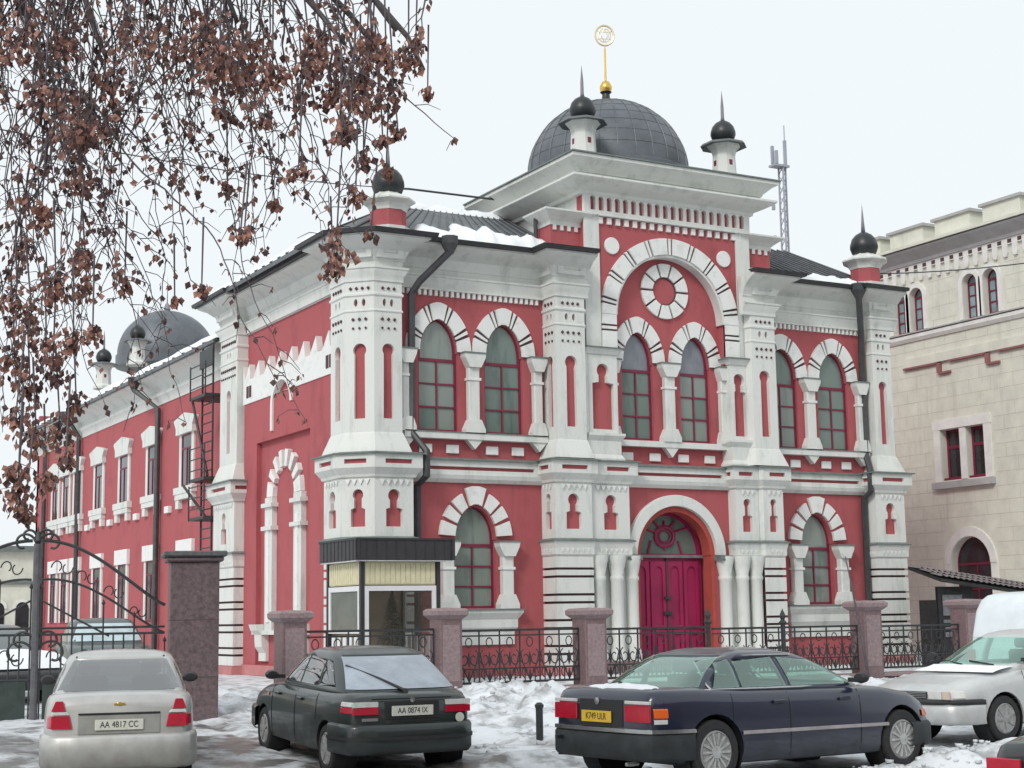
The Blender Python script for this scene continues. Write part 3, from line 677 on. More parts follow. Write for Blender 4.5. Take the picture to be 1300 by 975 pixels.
# ---- long rear wing
XWG = .3; WG = Fr((XWG, 0, 0), (0, 1, 0), (-1, 0, 0))
MB().sweep([(XWG, 33.1), (XWG, 8.8)], [(-.1, 8.55), (.03, 8.55), (.06, 8.72), (.14, 8.8), (.14, 8.9), (.06, 8.93), (.06, 9.05), (.3, 9.25), (.55, 9.34), (.55, 9.38), (-.1, 9.38)]).build('wing_cornice', WHITE, SY, smooth=35)
MB().sweep([(XWG, 33.1), (XWG, 8.8)], [(.45, 9.385), (.64, 9.385), (.66, 9.46), (.4, 9.47)]).build('gutter', BLACKM, SY)
roofq([(-.4, 33, 9.44), (-.4, 8.95, 9.44), (4.4, 8.95, 10.9), (4.4, 33, 10.9)], seams=26)
def wing_win(y, z0, z1, hw, deco=True, lower=False):
    fr = MB().plate(WG, rect(y-hw, y+hw, z0, z1), [rect(y-hw+.04, y-.03, z0+.05, z1-.45), rect(y+.03, y+hw-.04, z0+.05, z1-.45), rect(y-hw+.04, y+hw-.04, z1-.40, z1-.05)], .0, .04).build('window', MAROON, SY)
    MB().box(WG, y-hw+.05, y+hw-.05, z0+.05, z1-.05, .0, .02).build('pane', GLASSD, fr)
    for d in (-1, 1): MB().box(WG, y+d*(hw+.12)-.11, y+d*(hw+.12)+.11, z0, z1, 0, .05).build('jamb', WHITE, fr)
    if lower:
        MB().box(WG, y-hw-.3, y+hw+.3, z1, z1+.48, 0, .1).build('lintel', WHITE2, fr)
    else:
        MB().prism(WG, [(y-hw-.32, z1), (y+hw+.32, z1), (y+hw+.32, z1+.2), (y+hw+.5, z1+.4), (y+hw+.5, z1+.46), (y, z1+.62), (y-hw-.5, z1+.46), (y-hw-.5, z1+.4), (y-hw-.32, z1+.2)], 0, .14).build('hood', WHITE, fr)
        q = MB(); q.box(WG, y-hw-.42, y+hw+.42, z0-.2, z0, 0, .16)
        for d in (-1, 1): q.box(WG, y+d*(hw+.17)-.15, y+d*(hw+.17)+.15, z0-.62, z0-.2, 0, .12)
        q.prism(WG, [(y-hw-.35, z0-.36), (y+hw+.35, z0-.36), (y+hw+.35, z0-.2), (y-hw-.35, z0-.2)], 0, .14); q.build('sill', WHITE, fr)
for y in (13.25, 16.75, 20.0, 23.2, 26.2, 27.9, 29.6): 
    tri = y > 25; hw = .46 if not tri else .42
    wing_win(y, 5.78, 7.35, hw); wing_win(y, 1.9, 3.75, hw, lower=True)
for y in (15.0, 18.4, 21.6, 24.6): MB().box(WG, y-.22, y+.22, 5.12, 5.32, 0, .1).build('string_block', WHITE2, SY)
# ---- gutters' downpipes
def pipe(pts, name='drainpipe'):
    o = MB().tube(pts, .085, 8).build(name, PIPE, SY, smooth=40)
    p = Vector(pts[0]); MB().lathe((p.x, p.y, p.z), [(.09, -.3), (.2, -.08), (.2, .1)], 8).build('rain_hopper', PIPE, o)
    return o
pipe([(1.95, -.62, 10.3), (1.95, -.62, 10.05), (1.3, -.38, 9.35), (1.2, -.16, 9.1), (1.2, -.14, 5.95), (1.38, -.5, 5.5), (1.38, -.5, 4.95), (1.32, -.14, 4.75), (1.32, -.14, .6)])
pipe([(14.05, -.62, 10.3), (14.05, -.62, 10.0), (14.35, -.3, 9.1), (14.46, -.16, 8.8), (14.46, -.14, 5.95), (14.3, -.45, 5.5), (14.3, -.45, 4.95), (14.32, -.14, 4.75), (14.32, -.14, .6)])
pipe([(-.32, 16.9, 9.4), (-.32, 16.9, 9.1), (.15, 15.85, 8.4), (.15, 15.85, .6)])
pipe([(-.32, 25.9, 9.4), (.15, 25.7, 8.6), (.15, 25.7, .6)]); pipe([(-.32, 31.2, 9.4), (.15, 31.0, 8.6), (.15, 31.0, .6)])
# ---- rear dome with its lanterns
d2 = dome(6.6, 36.5, 2.15, 13.7, 2.0, seams=False)
MB().bx(4.5, 13, 33.2, 41, .5, 12.4).build('rear_block', WHITE, SY)
MB().lathe((6.6, 36.5, 0), [(.1, 15.6), (.16, 15.8), (.1, 16.0), (.03, 16.1), (0, 17.4)], 8).build('spire', SPIRE, d2)
for x, y, z in ((4.35, 33.2, 12.6), (3.1, 33.8, 11.6), (8.9, 33.2, 12.9)): pinnacle(x, y, z)
# ---- fire escape
fe = thing('fire_escape', 'black iron fire escape ladder fixed between the corner pier and the side wing', 'fire escape', (-.5, 9.9, .5))
def bar(p, q, r=.025, par=None, nm='bar'): return MB().tube([p, q], r, 5).build(nm, IRON, par)
for y in (9.55, 10.45):
    for x in (-.75, -.1): bar((x, y, 2.3), (x, y, 9.3), .03, fe, 'stringer')
for k in range(26): bar((-.75, 9.55, 2.5+k*.26), (-.75, 10.45, 2.5+k*.26), .02, fe, 'rung')
for z in (4.55, 5.6, 7.85):
    MB().bx(-1.0, .2, 9.45, 10.75, z, z+.08).build('platform', IRON, fe)
    for k in range(3): bar((-1.0, 9.45, z+.3*(k+1)), (-1.0, 10.75, z+.3*(k+1)), .018, fe, 'guard_rail')
    for y in (9.45, 10.75): bar((-1.0, y, z), (-1.0, y, z+.95), .022, fe, 'guard_post')
bar((-.9, 10.9, 7.9), (-.9, 9.5, 5.7), .04, fe, 'stair_string'); bar((-.9, 11.6, 5.6), (-.9, 9.6, 4.6), .04, fe, 'stair_string')
MB().box(Fr((-.8, 9.9, 0), (0, 1, 0), (-1, 0, 0)), -.5, .6, 8.7, 9.2, 0, .03).build('guard_panel', IRON, fe)
fe.location.x += .35; fe.location.y -= .65
# ================================================================== ground
def gh(x, y):
    b = .02+(y+15.5)*.034 if y > -15.5 else .02+(y+15.5)*.006
    b = min(.5, max(-.2, b))
    n1 = noise.noise(Vector((x*.35, y*.35, 1.7))); n2 = noise.noise(Vector((x*1.3, y*1.3, 4.2))); n3 = noise.noise(Vector((x*4, y*4, 9.1)))
    near = max(0, min(1, (y+30)/6))*max(0, min(1, (3-y)/4)) if y > -30 else 0
    z = b+near*(.02*n1+.03*n2+.022*n3+.012*noise.noise(Vector((x*9, y*9, 3))))
    # shovelled bank between the parked cars and the fence
    def blob(cx, cy, rx, ry, h):
        d = ((x-cx)/rx)**2+((y-cy)/ry)**2
        return h*max(0, 1-d)**.8*(1+.7*n2+.7*n3+.4*noise.noise(Vector((x*8, y*8, 5)))) if d < 1 else 0
    z += blob(-1.6, -8.2, 3.4, 3.0, .26)+blob(-.6, -11.5, 3.0, 3.0, .14)+blob(-4.3, -5.0, 2.4, 2.6, .16)+blob(1.2, -7.5, 3, 2.4, .08)
    z += blob(1.0, -17.75, 3.4, .75, .16)+blob(3.6, -16.7, 3.0, .7, .13)+blob(-2.6, -18.3, 1.4, .5, .1)+blob(-3.9, -14.6, 1.6, .6, .1)
    z += blob(10, -7.2, 8, 1.3, .15)
    # tyre ruts of the drive and of the lane
    if -24 < y < -6:
        for (px_, py_, hx, hy) in ((-8.54, -12.1, .264, .9645), (-5.68, -12.7, .073, .997)):
            dx, dy = x-px_, y-py_; o_ = dx*hy-dy*hx+.15*noise.noise(Vector((y*.3, px_, 0)))
            for c_ in (-.7, .7):
                q_ = abs(o_-c_)
                if q_ < .3: z += -.045*(1-q_/.13) if q_ < .13 else .02*(1-(q_-.13)/.17)
    if -22 < y < -18.3:
        for c_ in (-19.3, -20.8):
            q_ = abs(y-.16*(x+2)-c_)
            if q_ < .16: z -= .03*(1-q_/.16)
    return z
def axis(lo, hi, step, far):
    a = [-far, -far*.5, -far*.25, -far*.12, -80, -55, -40]; a = [v for v in a if v < lo-3]
    v = lo
    while v <= hi: a.append(v); v += step
    a += [w_ for w_ in (40, 55, 80, far*.12, far*.25, far*.5, far) if w_ > hi+3]
    return a
gx = axis(-13, 20, .16, 900); gy = axis(-27, 1, .14, 900)
g = MB().grid([[Vector((x, y, gh(x, y))) for x in gx] for y in gy])
GM = mat('snowy_slush_ground', (.8, .83, .86), .7, .05, 3, bump=.6, bscale=9)
t = GM.node_tree; b = t.nodes['Principled BSDF']; geo = t.nodes.new('ShaderNodeNewGeometry')
def N(ty, **k):
    n = t.nodes.new(ty)
    for a, v in k.items(): setattr(n, a, v)
    return n
def noi(scale, det, sx=(1, 1, 1)):
    mp = N('ShaderNodeMapping'); mp.inputs['Scale'].default_value = sx; t.links.new(geo.outputs[0], mp.inputs[0])
    n = N('ShaderNodeTexNoise'); n.inputs['Scale'].default_value = scale; n.inputs['Detail'].default_value = det; n.inputs['Roughness'].default_value = .65
    t.links.new(mp.outputs[0], n.inputs[0]); return n.outputs[0]
def mth(op, a, c):
    n = N('ShaderNodeMath', operation=op)
    for i, v in enumerate((a, c)):
        if hasattr(v, 'default_value') or not isinstance(v, (int, float)): t.links.new(v, n.inputs[i])
        else: n.inputs[i].default_value = v
    return n.outputs[0]
def mr(v, a, c, d=0, e=1):
    n = N('ShaderNodeMapRange'); t.links.new(v, n.inputs[0])
    for i, q in enumerate((a, c, d, e)): n.inputs[i+1].default_value = q
    return n.outputs[0]
sep = N('ShaderNodeSeparateXYZ'); t.links.new(geo.outputs[0], sep.inputs[0])
X_, Y_ = sep.outputs[0], sep.outputs[1]
# wheel-packed lane: to the camera side of the parked cars, and the drive towards the gate
street = mr(mth('ADD', Y_, mth('MULTIPLY', noi(.8, 3), 2.4)), -17.6, -18.6)
drive = mth('MULTIPLY', mr(X_, -3.6, -5.2), mr(Y_, -6.5, -8.2))
wear = mth('MAXIMUM', mth('MULTIPLY', street, .95), mth('MULTIPLY', drive, .8))
patch = mr(noi(1.1, 7, (1, .55, 1)), .40, .62)
slush = mth('MINIMUM', mth('ADD', mth('MULTIPLY', wear, mth('ADD', mth('MULTIPLY', patch, .9), .25)), mth('MULTIPLY', mr(noi(2.2, 10), .46, .62), .66)), 1)
c1 = N('ShaderNodeMix', data_type='RGBA'); c1.inputs[6].default_value = (.70, .73, .76, 1); c1.inputs[7].default_value = (.125, .118, .112, 1)
t.links.new(slush, c1.inputs[0]); t.links.new(c1.outputs[2], b.inputs['Base Color'])
t.links.new(mr(slush, 0, 1, .8, .35), b.inputs['Roughness'])
ground = g.build('ground', GM, None, smooth=True, kind='structure', recalc=False)
# ================================================================== fence of granite posts and wrought iron
def fence_post(x, y, ztop, w_, label, zb=.2, group='granite posts of the street fence'):
    P = thing('fence_post', label, 'fence post', (x, y, zb), group=group)
    h = w_/2
    MB().bx(x-h, x+h, y-h, y+h, zb-.15, ztop-.16).build('shaft', GRAN, P, bevel=.015)
    MB().bx(x-h*.8, x+h*.8, y-h-.006, y-h+.1, zb+.45, ztop-.3).build('front_slab', GRANC, P, bevel=.01)
    MB().lathe((x, y, 0), [(h*1.44, ztop-.2), (h*1.95, ztop-.12), (h*1.98, ztop-.04), (h*1.7, ztop), (0, ztop+.02)], 4, pi/4).build('cap', GRANC, P)
    return P
FY = -5.0
FX = (-3.55, -.45, 2.72, 9.85, 12.85)
ZT = (1.99, 2.0, 1.97, 2.05, 2.06)
lab = ('granite fence post left of the kiosk behind the dark hatchback', 'granite fence post at the right corner of the kiosk',
       'granite fence post between the ground floor window and the maroon door', 'granite fence post in front of the right drainpipe',
       'granite fence post in front of the dark shed beside the white van')
for x, z, l in zip(FX, ZT, lab): fence_post(x, FY, z, .46 if x < 2 else .5, l)
# low wall under the fence
lw = thing('low_wall', 'low brown granite wall carrying the iron fence above the snow bank', 'low wall', (4.5, FY, .2))
k = -3.3
while k < 17:
    e = min(k+.92, 17)
    MB().bx(k+.006, e-.006, FY-.16, FY+.16, -.1, .42).build('stone_block', GRANB, lw, bevel=.008)
    MB().bx(k+.004, e-.004, FY-.22, FY+.22, .42, .5).build('coping_stone', GRANC, lw, bevel=.01)
    k = e
def curve3(f, n, r, mb, m_=5): mb.tube([f(i/n) for i in range(n+1)], r, m_)
def scroll_unit():
    q = MB(); w_ = .44; F = LOC
    # heart of two C scrolls with a bud, a ring above
    for s in (-1, 1):
        def sp(t, s=s):
            a = t*2.2*pi; r = .13*(1-t*.72); return F(s*(.105-.0)+s*r*cos(a+pi*.6)*-1, .34+r*sin(a+pi*.6), 0)
        curve3(sp, 20, .011, q)
        def sp2(t, s=s):
            a = t*1.7*pi; r = .09*(1-t*.65); return F(s*(.11+r*cos(a-pi/2)), .13+r*sin(a-pi/2), 0)
        curve3(sp2, 16, .011, q)
        q.tube([F(s*.0, .0, 0), F(s*.06, .1, 0), F(s*.16, .26, 0), F(s*.21, .42, 0)], .012, 5)
    q.tube([F(.07*cos(2*pi*i/14), .58+.07*sin(2*pi*i/14), 0) for i in range(15)], .011, 5, False)
    q.prism(F, [(-.035, .3), (0, .22), (.035, .3), (0, .44)], -.012, .012)
    q.prism(F, [(-.03, .08), (0, .02), (.03, .08), (0, .17)], -.012, .012)
    return q
protoU = None
def fence_panel(x0, x1, y, zt, label, posts=()):
    global protoU
    P = thing('iron_fence_panel', label, 'iron fence', (x0, y, .5), group='wrought iron fence panels')
    for z, r in ((zt, .022), (zt-.1, .015), (.86, .015), (.6, .022)): MB().bx(x0, x1, y-r, y+r, z-r, z+r).build('rail', IRON, P)
    n = max(1, round((x1-x0)/.45)); st = (x1-x0)/n
    for i in range(n):
        xc = x0+st*(i+.5)
        if protoU is None:
            protoU = scroll_unit().build('scroll', IRON, None); c = protoU; c.parent = P
        else:
            c = protoU.copy(); COL.objects.link(c); c.parent = P
        c.location = (xc-x0, 0, .12); c.scale = (st/.46, 1, (zt-.72)/.68)
        MB().bx(xc+st/2-.012, xc+st/2+.012, y-.012, y+.012, .6, zt).build('baluster', IRON, P)
    for i in range(n*2):
        xc = x0+st/2*(i+.5); MB().bx(xc-.009, xc+.009, y-.009, y+.009, .6, .86).build('short_bar', IRON, P)
    for p in posts:
        MB().lathe((p, y, 0), [(.05, .5), (.05, zt+.05), (.09, zt+.1), (.04, zt+.16), (.07, zt+.24), (0, zt+.4)], 8).build('post', IRON, P)
fence_panel(-3.29, -.71, FY, 1.62, 'wrought iron scroll fence panel in front of the kiosk')
fence_panel(-.19, 2.46, FY, 1.58, 'wrought iron scroll fence panel below the left ground floor window')
fence_panel(2.98, 5.6, FY, 1.56, 'wrought iron scroll fence panel left of the maroon door', (5.6,))
fence_panel(5.7, 9.59, FY, 1.52, 'long wrought iron scroll fence panel below the right ground floor window with finial posts', (7.55,))
fence_panel(10.11, 12.59, FY, 1.5, 'wrought iron scroll fence panel between the last two granite posts by the shed')
# ================================================================== kiosk
K = thing('kiosk', 'small glazed guard kiosk with a dark flat roof and cream blinds', 'kiosk', (-.42, -2.3, .5))
DK = mat('dark_fascia', (.035, .033, .037), .5, .2, 6); BLIND = mat('cream_blind', (.66, .62, .42), .8, .1, 9); WF = mat('white_window_frame', (.75, .75, .76), .5, .05, 6)
kx0, kx1, ky0, ky1 = -1.33, .42, -3.05, -1.3
for (A, B) in (((kx0-.14, ky1), (kx0-.14, ky0-.14)), ((kx0-.14, ky0-.14), (kx1+.24, ky0-.14)), ((kx1+.24, ky0-.14), (kx1+.24, ky1))):
    F, L = fseg(A, B); n = max(1, round(L/.42))
    o = MB().box(F, -.03, L+.03, 2.98, 3.38, -.05, 0).build('fascia', DK, K)
    for i in range(1, n*2): MB().box(F, L*i/n/2-.006, L*i/n/2+.006, 2.98, 3.38, 0, .008).build('fascia_rib', DK, o)
MB().bx(kx0-.16, kx1+.26, ky0-.16, ky1+.05, 3.38, 3.42).build('roof', DK, K)
MB().bx(kx0-.13, kx1+.2, ky0-.13, ky1, 2.96, 3.0).build('soffit', WF, K)
for x, y in ((kx0, ky0), (kx1-.08, ky0), (kx0, ky1-.08), (kx1-.08, ky1-.08)): MB().bx(x, x+.08, y, y+.08, .5, 2.97).build('corner_post', DK, K)
FK = Fr((kx0, ky0+.03, 0), (1, 0, 0), (0, -1, 0)); SK = Fr((kx0+.03, ky0, 0), (0, 1, 0), (-1, 0, 0)); Lk = kx1-kx0
for F, L, nm in ((FK, Lk, 'f'), (SK, ky1-ky0, 's'), (Fr((kx1-.03, ky0, 0), (0, 1, 0), (1, 0, 0)), ky1-ky0, 'r')):
    MB().box(F, .1, L-.1, 2.5, 2.95, -.02, .0).build('blind_box', BLIND, K)
    o = MB()
    for i in range(14): o.box(F, .1+(L-.2)*i/14+.01, .1+(L-.2)*(i+1)/14-.012, 2.52, 2.93, .0, .012)
    o.build('blind_slats', BLIND, K, kind='stuff')
    cells = [rect(.18, L-.18, 1.62, 2.38)] if nm != 'f' else [rect(.18, L-.18, 1.02, 2.38)]
    fr = MB().plate(F, rect(.09, L-.09, .95 if nm == 'f' else 1.55, 2.48), cells, -.02, .02).build('window_frame', WF, K)
    MB().box(F, .18, L-.18, 1.02 if nm == 'f' else 1.62, 2.38, -.01, -.005).build('pane', mat('kiosk_glass', (.10, .09, .075), .08, .5, 1.5, spec=.8) if nm == 'f' else mat('kiosk_side_glass', (.25, .28, .25), .15, .3, 2), fr)
    MB().box(F, .09, L-.09, .5, .95 if nm == 'f' else 1.0, -.02, .015).build('base_panel', CREAMT, K)
    if nm != 'f':
        for i in range(5): MB().box(F, .2+i*(L-.45)/4.6, .36+i*(L-.45)/4.6, 1.02, 1.5, -.0, .02).build('slat', WF, K)
# conifer put inside the kiosk to stand in for a tree reflection
def conifer(x, y, z0, h, r, name, label, group=None, seed=1):
    T = thing(name, label, 'stand-in fir', (x, y, z0)); rnd = random.Random(seed)
    MB().lathe((x, y, z0), [(.035, 0), (.01, h)], 6).build('trunk', mat('bark', (.09, .07, .055), .9, .3, 12), T)
    MB().lathe((x, y, z0), [(.12, 0), (.15, .02), (.18, .26), (.16, .26), (0, .25)], 12).build('pot', mat('dark_pot', (.06, .05, .045), .6), T)
    V = []; Fc = []
    for k in range(2600):
        t = rnd.random()**.8; zz = z0+.22+(h-.22)*t; rr = r*(1-t)**.9*(.35+.7*rnd.random()); a = rnd.random()*2*pi
        c = Vector((x+rr*cos(a), y+rr*sin(a), zz-rr*.25)); d = Vector((cos(a), sin(a), -.45+rnd.uniform(-.2, .2))).normalized()*.075
        s = Vector((-sin(a), cos(a), rnd.uniform(-.4, .4))).normalized()*.012; b0 = len(V)
        V += [c-d*.5-s, c+d*.5-s*.3, c+d*.5+s*.3, c-d*.5+s]; Fc.append((b0, b0+1, b0+2, b0+3))
    o = MB(); o.v = V; o.f = Fc; o.build('needles', mat('fir_needles', (.035, .06, .04), .7, .4, 9), T, kind='stuff', recalc=False)
    for k in range(9):
        t = rnd.random(); a = rnd.random()*pi+pi; rr = r*(1-t)*.95
        MB().lathe((x+rr*cos(a), y+rr*sin(a), z0+.25+(h-.3)*t*.8), [(0, -.035), (.03, -.02), (.037, 0), (.03, .02), (0, .035)], 8).build('bauble', (GOLD, mat('red_bauble', (.5, .03, .05), .3), mat('green_bauble', (.2, .45, .1), .3))[k % 3], T)
conifer(-.40, -2.5, .62, 1.75, .5, 'reflection_fir', 'dark fir with baubles added inside the kiosk to imitate a tree reflection', seed=4)
MB().bx(kx0+.08, kx1-.08, ky1-.04, ky1, .5, 2.97).build('back_wall', mat('kiosk_inside', (.5, .40, .30), .8), K)
MB().bx(kx0+.02, kx1-.02, ky0+.1, ky1, .5, .6).build('floor', DK, K)
KG = mat('kiosk_glass', (.10, .09, .075)); KG.node_tree.nodes['Principled BSDF'].inputs['Alpha'].default_value = .22
MATS['kiosk_side_glass'].node_tree.nodes['Principled BSDF'].inputs['Alpha'].default_value = .35
# ================================================================== gate
GP = thing('gate_pillar', 'tall brown granite gate pillar with a flat cap right of the silver sedan', 'gate pillar', (-5.9, -6.75, .25))
def rbox(mb, c, ang, hx, hy, z0, z1):
    F = Fr((c[0], c[1], 0), (cos(ang), sin(ang), 0), (-sin(ang), cos(ang), 0)); mb.box(F, -hx, hx, z0, z1, -hy, hy); return mb
ga = radians(-14)
rbox(MB(), (-5.9, -6.75), ga, .385, .36, .1, 2.78).build('shaft', GRANB, GP, bevel=.015)
for z in (.95, 1.85): rbox(MB(), (-5.9, -6.75), ga, .387, .362, z, z+.012).build('joint', GROOVE, GP)
rbox(MB(), (-5.9, -6.75), ga, .45, .42, 2.78, 2.86).build('cap_moulding', GRANB, GP, bevel=.02)
rbox(MB(), (-5.9, -6.75), ga, .5, .47, 2.86, 2.95).build('cap', mat('grey_granite_cap', (.10, .10, .105), .6, .3, 14), GP, bevel=.02)
GD = Vector((-.94, .34, 0)).normalized()
def gate_leaf(org, d, L, label, flip=False, zb=.28):
    P = thing('gate_leaf', label, 'gate', tuple(org), group='leaves of the iron drive gate')
    def q(u, z, w_=0): return org+d*u+Vector((0, 0, z-org.z))
    def tb(pts, r, nm): MB().tube(pts, r, 6).build(nm, IRON, P)
    f = lambda s: L*(1-s) if flip else L*s
    top = lambda s: 2.1+1.05*sin(s*pi/2)**1.2
    tb([q(f(i/20), top(i/20)) for i in range(21)], .028, 'top_arch')
    tb([q(f(i/20), top(i/20)-.62+.18*(1-i/20)) for i in range(21)], .02, 'inner_arch')
    tb([q(f(s), 1.72-.0+.62*s) for s in (0, .25, .5, .75, 1)], .016, 'diagonal_bar') if 0 else tb([q(f(1), 2.2), q(f(.45), 1.62)], .016, 'diagonal_bar')
    for z in (1.76, 1.66, .95, .32): tb([q(0, z), q(L, z)], .02, 'rail')
    n = 12
    for i in range(n+1):
        s = i/n; zt = top(s)-.62+.18*(1-s)-(.0 if i % 2 else .12)
        tb([q(f(s), .34), q(f(s), min(zt, 1.66) if i % 3 else zt)], .014, 'picket')
        if i % 3 == 0: MB().lathe(tuple(q(f(s), zt)), [(0, -.04), (.035, 0), (0, .07)], 6).build('finial', IRON, P)
    for s, z, r in ((.22, 2.0, .1), (.42, 2.32, .12), (.64, 2.56, .13), (.84, 2.72, .13), (.3, 1.3, .14), (.6, 1.3, .14), (.85, 1.3, .15), (.1, 1.3, .12)):
        m_ = MB(); F = Fr(org, d, d.cross(Vector((0, 0, 1))))
        for sg in (-1, 1):
            m_.tube([q(f(s)+sg*r*(.5+(1-t/16*.7)*cos(t/16*4.2)*.8), z+(1-t/16*.6)*r*sin(t/16*4.2)*sg) for t in range(17)], .012, 5)
        m_.build('scroll', IRON, P)
    F = Fr(org-Vector((0, 0, org.z)), d, d.cross(Vector((0, 0, 1))))
    MB().box(F, .05, L-.05, .34, .93, -.012, .012).build('kick_panel', mat('dark_green_panel', (.03, .045, .04), .5, .3, 5), P)
    return P
gl0 = Vector((-6.32, -6.6, .3)); LG = 1.93
gate_leaf(gl0, GD, LG, 'right leaf of the wrought iron drive gate beside the granite pillar')
cp = gl0+GD*(LG+.08)
gate_leaf(cp+GD*.08, GD, LG, 'left leaf of the wrought iron drive gate at the left edge of the picture', True)
PO = thing('gate_post', 'grey iron centre post of the drive gate with leafy scroll finial', 'gate post', (cp.x, cp.y, .3))
GI = mat('grey_iron', (.11, .11, .12), .5, .3, 7)
MB().tube([(cp.x, cp.y, .2), (cp.x, cp.y, 3.1)], .062, 10).build('post', GI, PO)
q = MB()
for a, r, z in ((0, .2, 3.1), (1, .2, 3.1), (0, .13, 3.22), (1, .13, 3.22), (0, .2, 1.55), (1, .2, 1.55), (0, .26, 1.35), (1, .26, 1.35)):
    sg = -1 if a else 1
    q.tube([cp+GD*sg*(r*(1-t/18*.75)*cos(t/18*5)-r-.02)*-1+Vector((0, 0, z-.3+(1-t/18*.7)*r*sin(t/18*5))) for t in range(19)], .022, 5)
q.build('scroll_finial', IRON, PO, kind='stuff')
MB().lathe((cp.x, cp.y, 3.1), [(.03, 0), (.07, .05), (.05, .12), (.02, .2), (0, .3)], 8).build('bud', IRON, PO)
# ================================================================== cream building on the right
CB = thing('cream_building', 'cream stone building with arched windows and stepped parapet on the right', 'building', (26, 0, .5))
CX = 22; CF = Fr((CX, 0, 0), (0, 1, 0), (-1, 0, 0))
CLOC = CX
wins = [(y, 10.78, 11.88, .30, .30) for y in (3.16, 2.31, 6.3, 5.5, .0, -.85)]
op = [parch(y, z0, zs, a, h, 10) for y, z0, zs, a, h in wins]
gr = [(y, .9, 3.25, .82, .82) for y in (3.78, -1.2)]
op += [parch(y, z0, zs, a, h, 14) for y, z0, zs, a, h in gr]
rc = [(y0, y1) for y0, y1 in ((3.97, 4.77), (2.93, 3.70), (-1.2, -.4), (-2.25, -1.45))]
op += [rect(a, b, 5.85, 7.45) for a, b in rc]
MB().plate(CF, rect(-9, 7.5, -.2, 13.2), op, -.5, 0).build('wall', CREAM, CB)
MB().sweep([(CX+14, 7.5), (CX+.01, 7.5)], [(0, -.2), (0, 13.2), (-.3, 13.2), (-.3, -.2)]).build('wall', CREAM, CB)
# stone courses: shallow joints
o = MB()
k = .9
def spans(k):
    iv = [(y-a-.3, y+a+.3) for y, z0, zs, a, h in wins+gr if z0-.1 < k < zs+h+.35]+[(a-.4, b+.4) for a, b in rc if 5.5 < k < 7.8]
    iv.sort(); cur = -9; out = []
    for a, b in iv:
        if a > cur: out.append((cur, a))
        cur = max(cur, b)
    if cur < 7.49: out.append((cur, 7.49))
    return out
while k < 13:
    for a, b in spans(k):
        o.box(CF, a, b, k, k+.012, -.002, .003)
        y = a+(.3 if int(k/.42) % 2 else .75)
        while y < b-.1: o.box(CF, y, y+.01, k+.013, k+.42, -.002, .002); y += .9
    k += .42
JT = mat('stone_joint', (.50, .47, .41), .9)
o.build('bed_joints', JT, CB, kind='stuff')
for s in wins:
    y, z0, zs, a, h = s
    window(CF, y, z0+.02, zs, a, h, a, -.2, 3, zs-.02, CB, GLASSC)
    vouss(CF, y, zs, a, h, a+.16, h+.16, 0, 1, 0, .05, 12).build('window_surround', CREAMT, CB)
    for d in (-1, 1): MB().box(CF, y+d*(a+.08)-.08, y+d*(a+.08)+.08, z0, zs, 0, .05).build('window_surround', CREAMT, CB)
for s in gr:
    y, z0, zs, a, h = s
    window(CF, y, z0+.02, zs, a, h, a, -.25, 3, zs-.05, CB, GLASSD)
    vouss(CF, y, zs, a+.01, h+.01, a+.26, h+.3, 0, 1, 0, .06, 16).build('window_surround', CREAMT, CB)
    for d in (-1, 1): MB().box(CF, y+d*(a+.14)-.13, y+d*(a+.14)+.13, 1.0, zs, 0, .04).build('window_surround', CREAMT, CB)
for a, b in rc:
    fr = MB().plate(CF, rect(a, b, 5.85, 7.45), [rect(a+.08, b-.08, 5.97, 6.85), rect(a+.08, b-.08, 6.95, 7.37)], -.3, -.24).build('window', MAROON, CB)
    MB().box(CF, a+.05, b-.05, 5.9, 7.4, -.29, -.27).build('pane', GLASSD, fr)
    MB().box(CF, a-.0, b+.0, 5.85, 5.93, -.24, -.05).build('inner_sill', MAROON, fr)
for a, b in ((2.93, 4.77), (-2.25, -.4)):
    MB().box(CF, a-.35, b+.35, 5.6, 5.8, 0, .16).build('sill', mat('grey_trim', (.42, .42, .42), .8), CB)
    for y, h_ in ((a-.14, 0), (b+.14, 0)): MB().box(CF, y-.14, y+.14, 5.82, 7.6, 0, .05).build('window_surround', CREAMT, CB)
    MB().box(CF, a-.3, b+.3, 7.46, 7.75, 0, .06).build('window_surround', CREAMT, CB)
MB().box(CF, (3.70+3.97)/2-.12, (3.70+3.97)/2+.12, 5.85, 7.45, 0, .03).build('mullion_pier', CREAMT, CB)
CT = [(CX+8, 7.5), (CX, 7.5), (CX, -9)]
GT = mat('grey_trim', (.42, .42, .42), .8)
MB().sweep(CT, [(-.1, 10.45), (.05, 10.45), (.12, 10.55), (.12, 10.66), (.04, 10.7), (-.1, 10.7)]).build('string_course', CREAMT, CB)
MB().sweep(CT, [(-.1, 10.7), (.16, 10.7), (.16, 10.74), (-.1, 10.78)]).build('string_course', GT, CB)
MB().sweep(CT, [(-.1, 12.95), (.12, 12.95), (.15, 13.05), (.45, 13.3), (.5, 13.36), (-.1, 13.4)]).build('cornice', GT, CB)
MB().sweep(CT, [(-.1, 13.4), (.55, 13.4), (.55, 13.5), (-.1, 13.6)]).build('cornice', CREAM, CB)
MB().sweep(CT, [(-.1, 12.75), (.07, 12.75), (.07, 12.95), (-.1, 12.95)]).build('frieze', CREAMT, CB)
for k in range(40):
    y = 7.2-k*.4; o = MB().box(CF, y-.1, y+.1, 12.5, 12.75, .0, .08); o.prism(CF, [(y-.05, 12.38), (y+.05, 12.38), (y+.1, 12.5), (y-.1, 12.5)], 0, .08); o.build('bracket', CREAMT, CB)
    MB().box(CF, y+.12, y+.28, 12.78, 12.9, .06, .075).build('slot', GROOVE, CB)
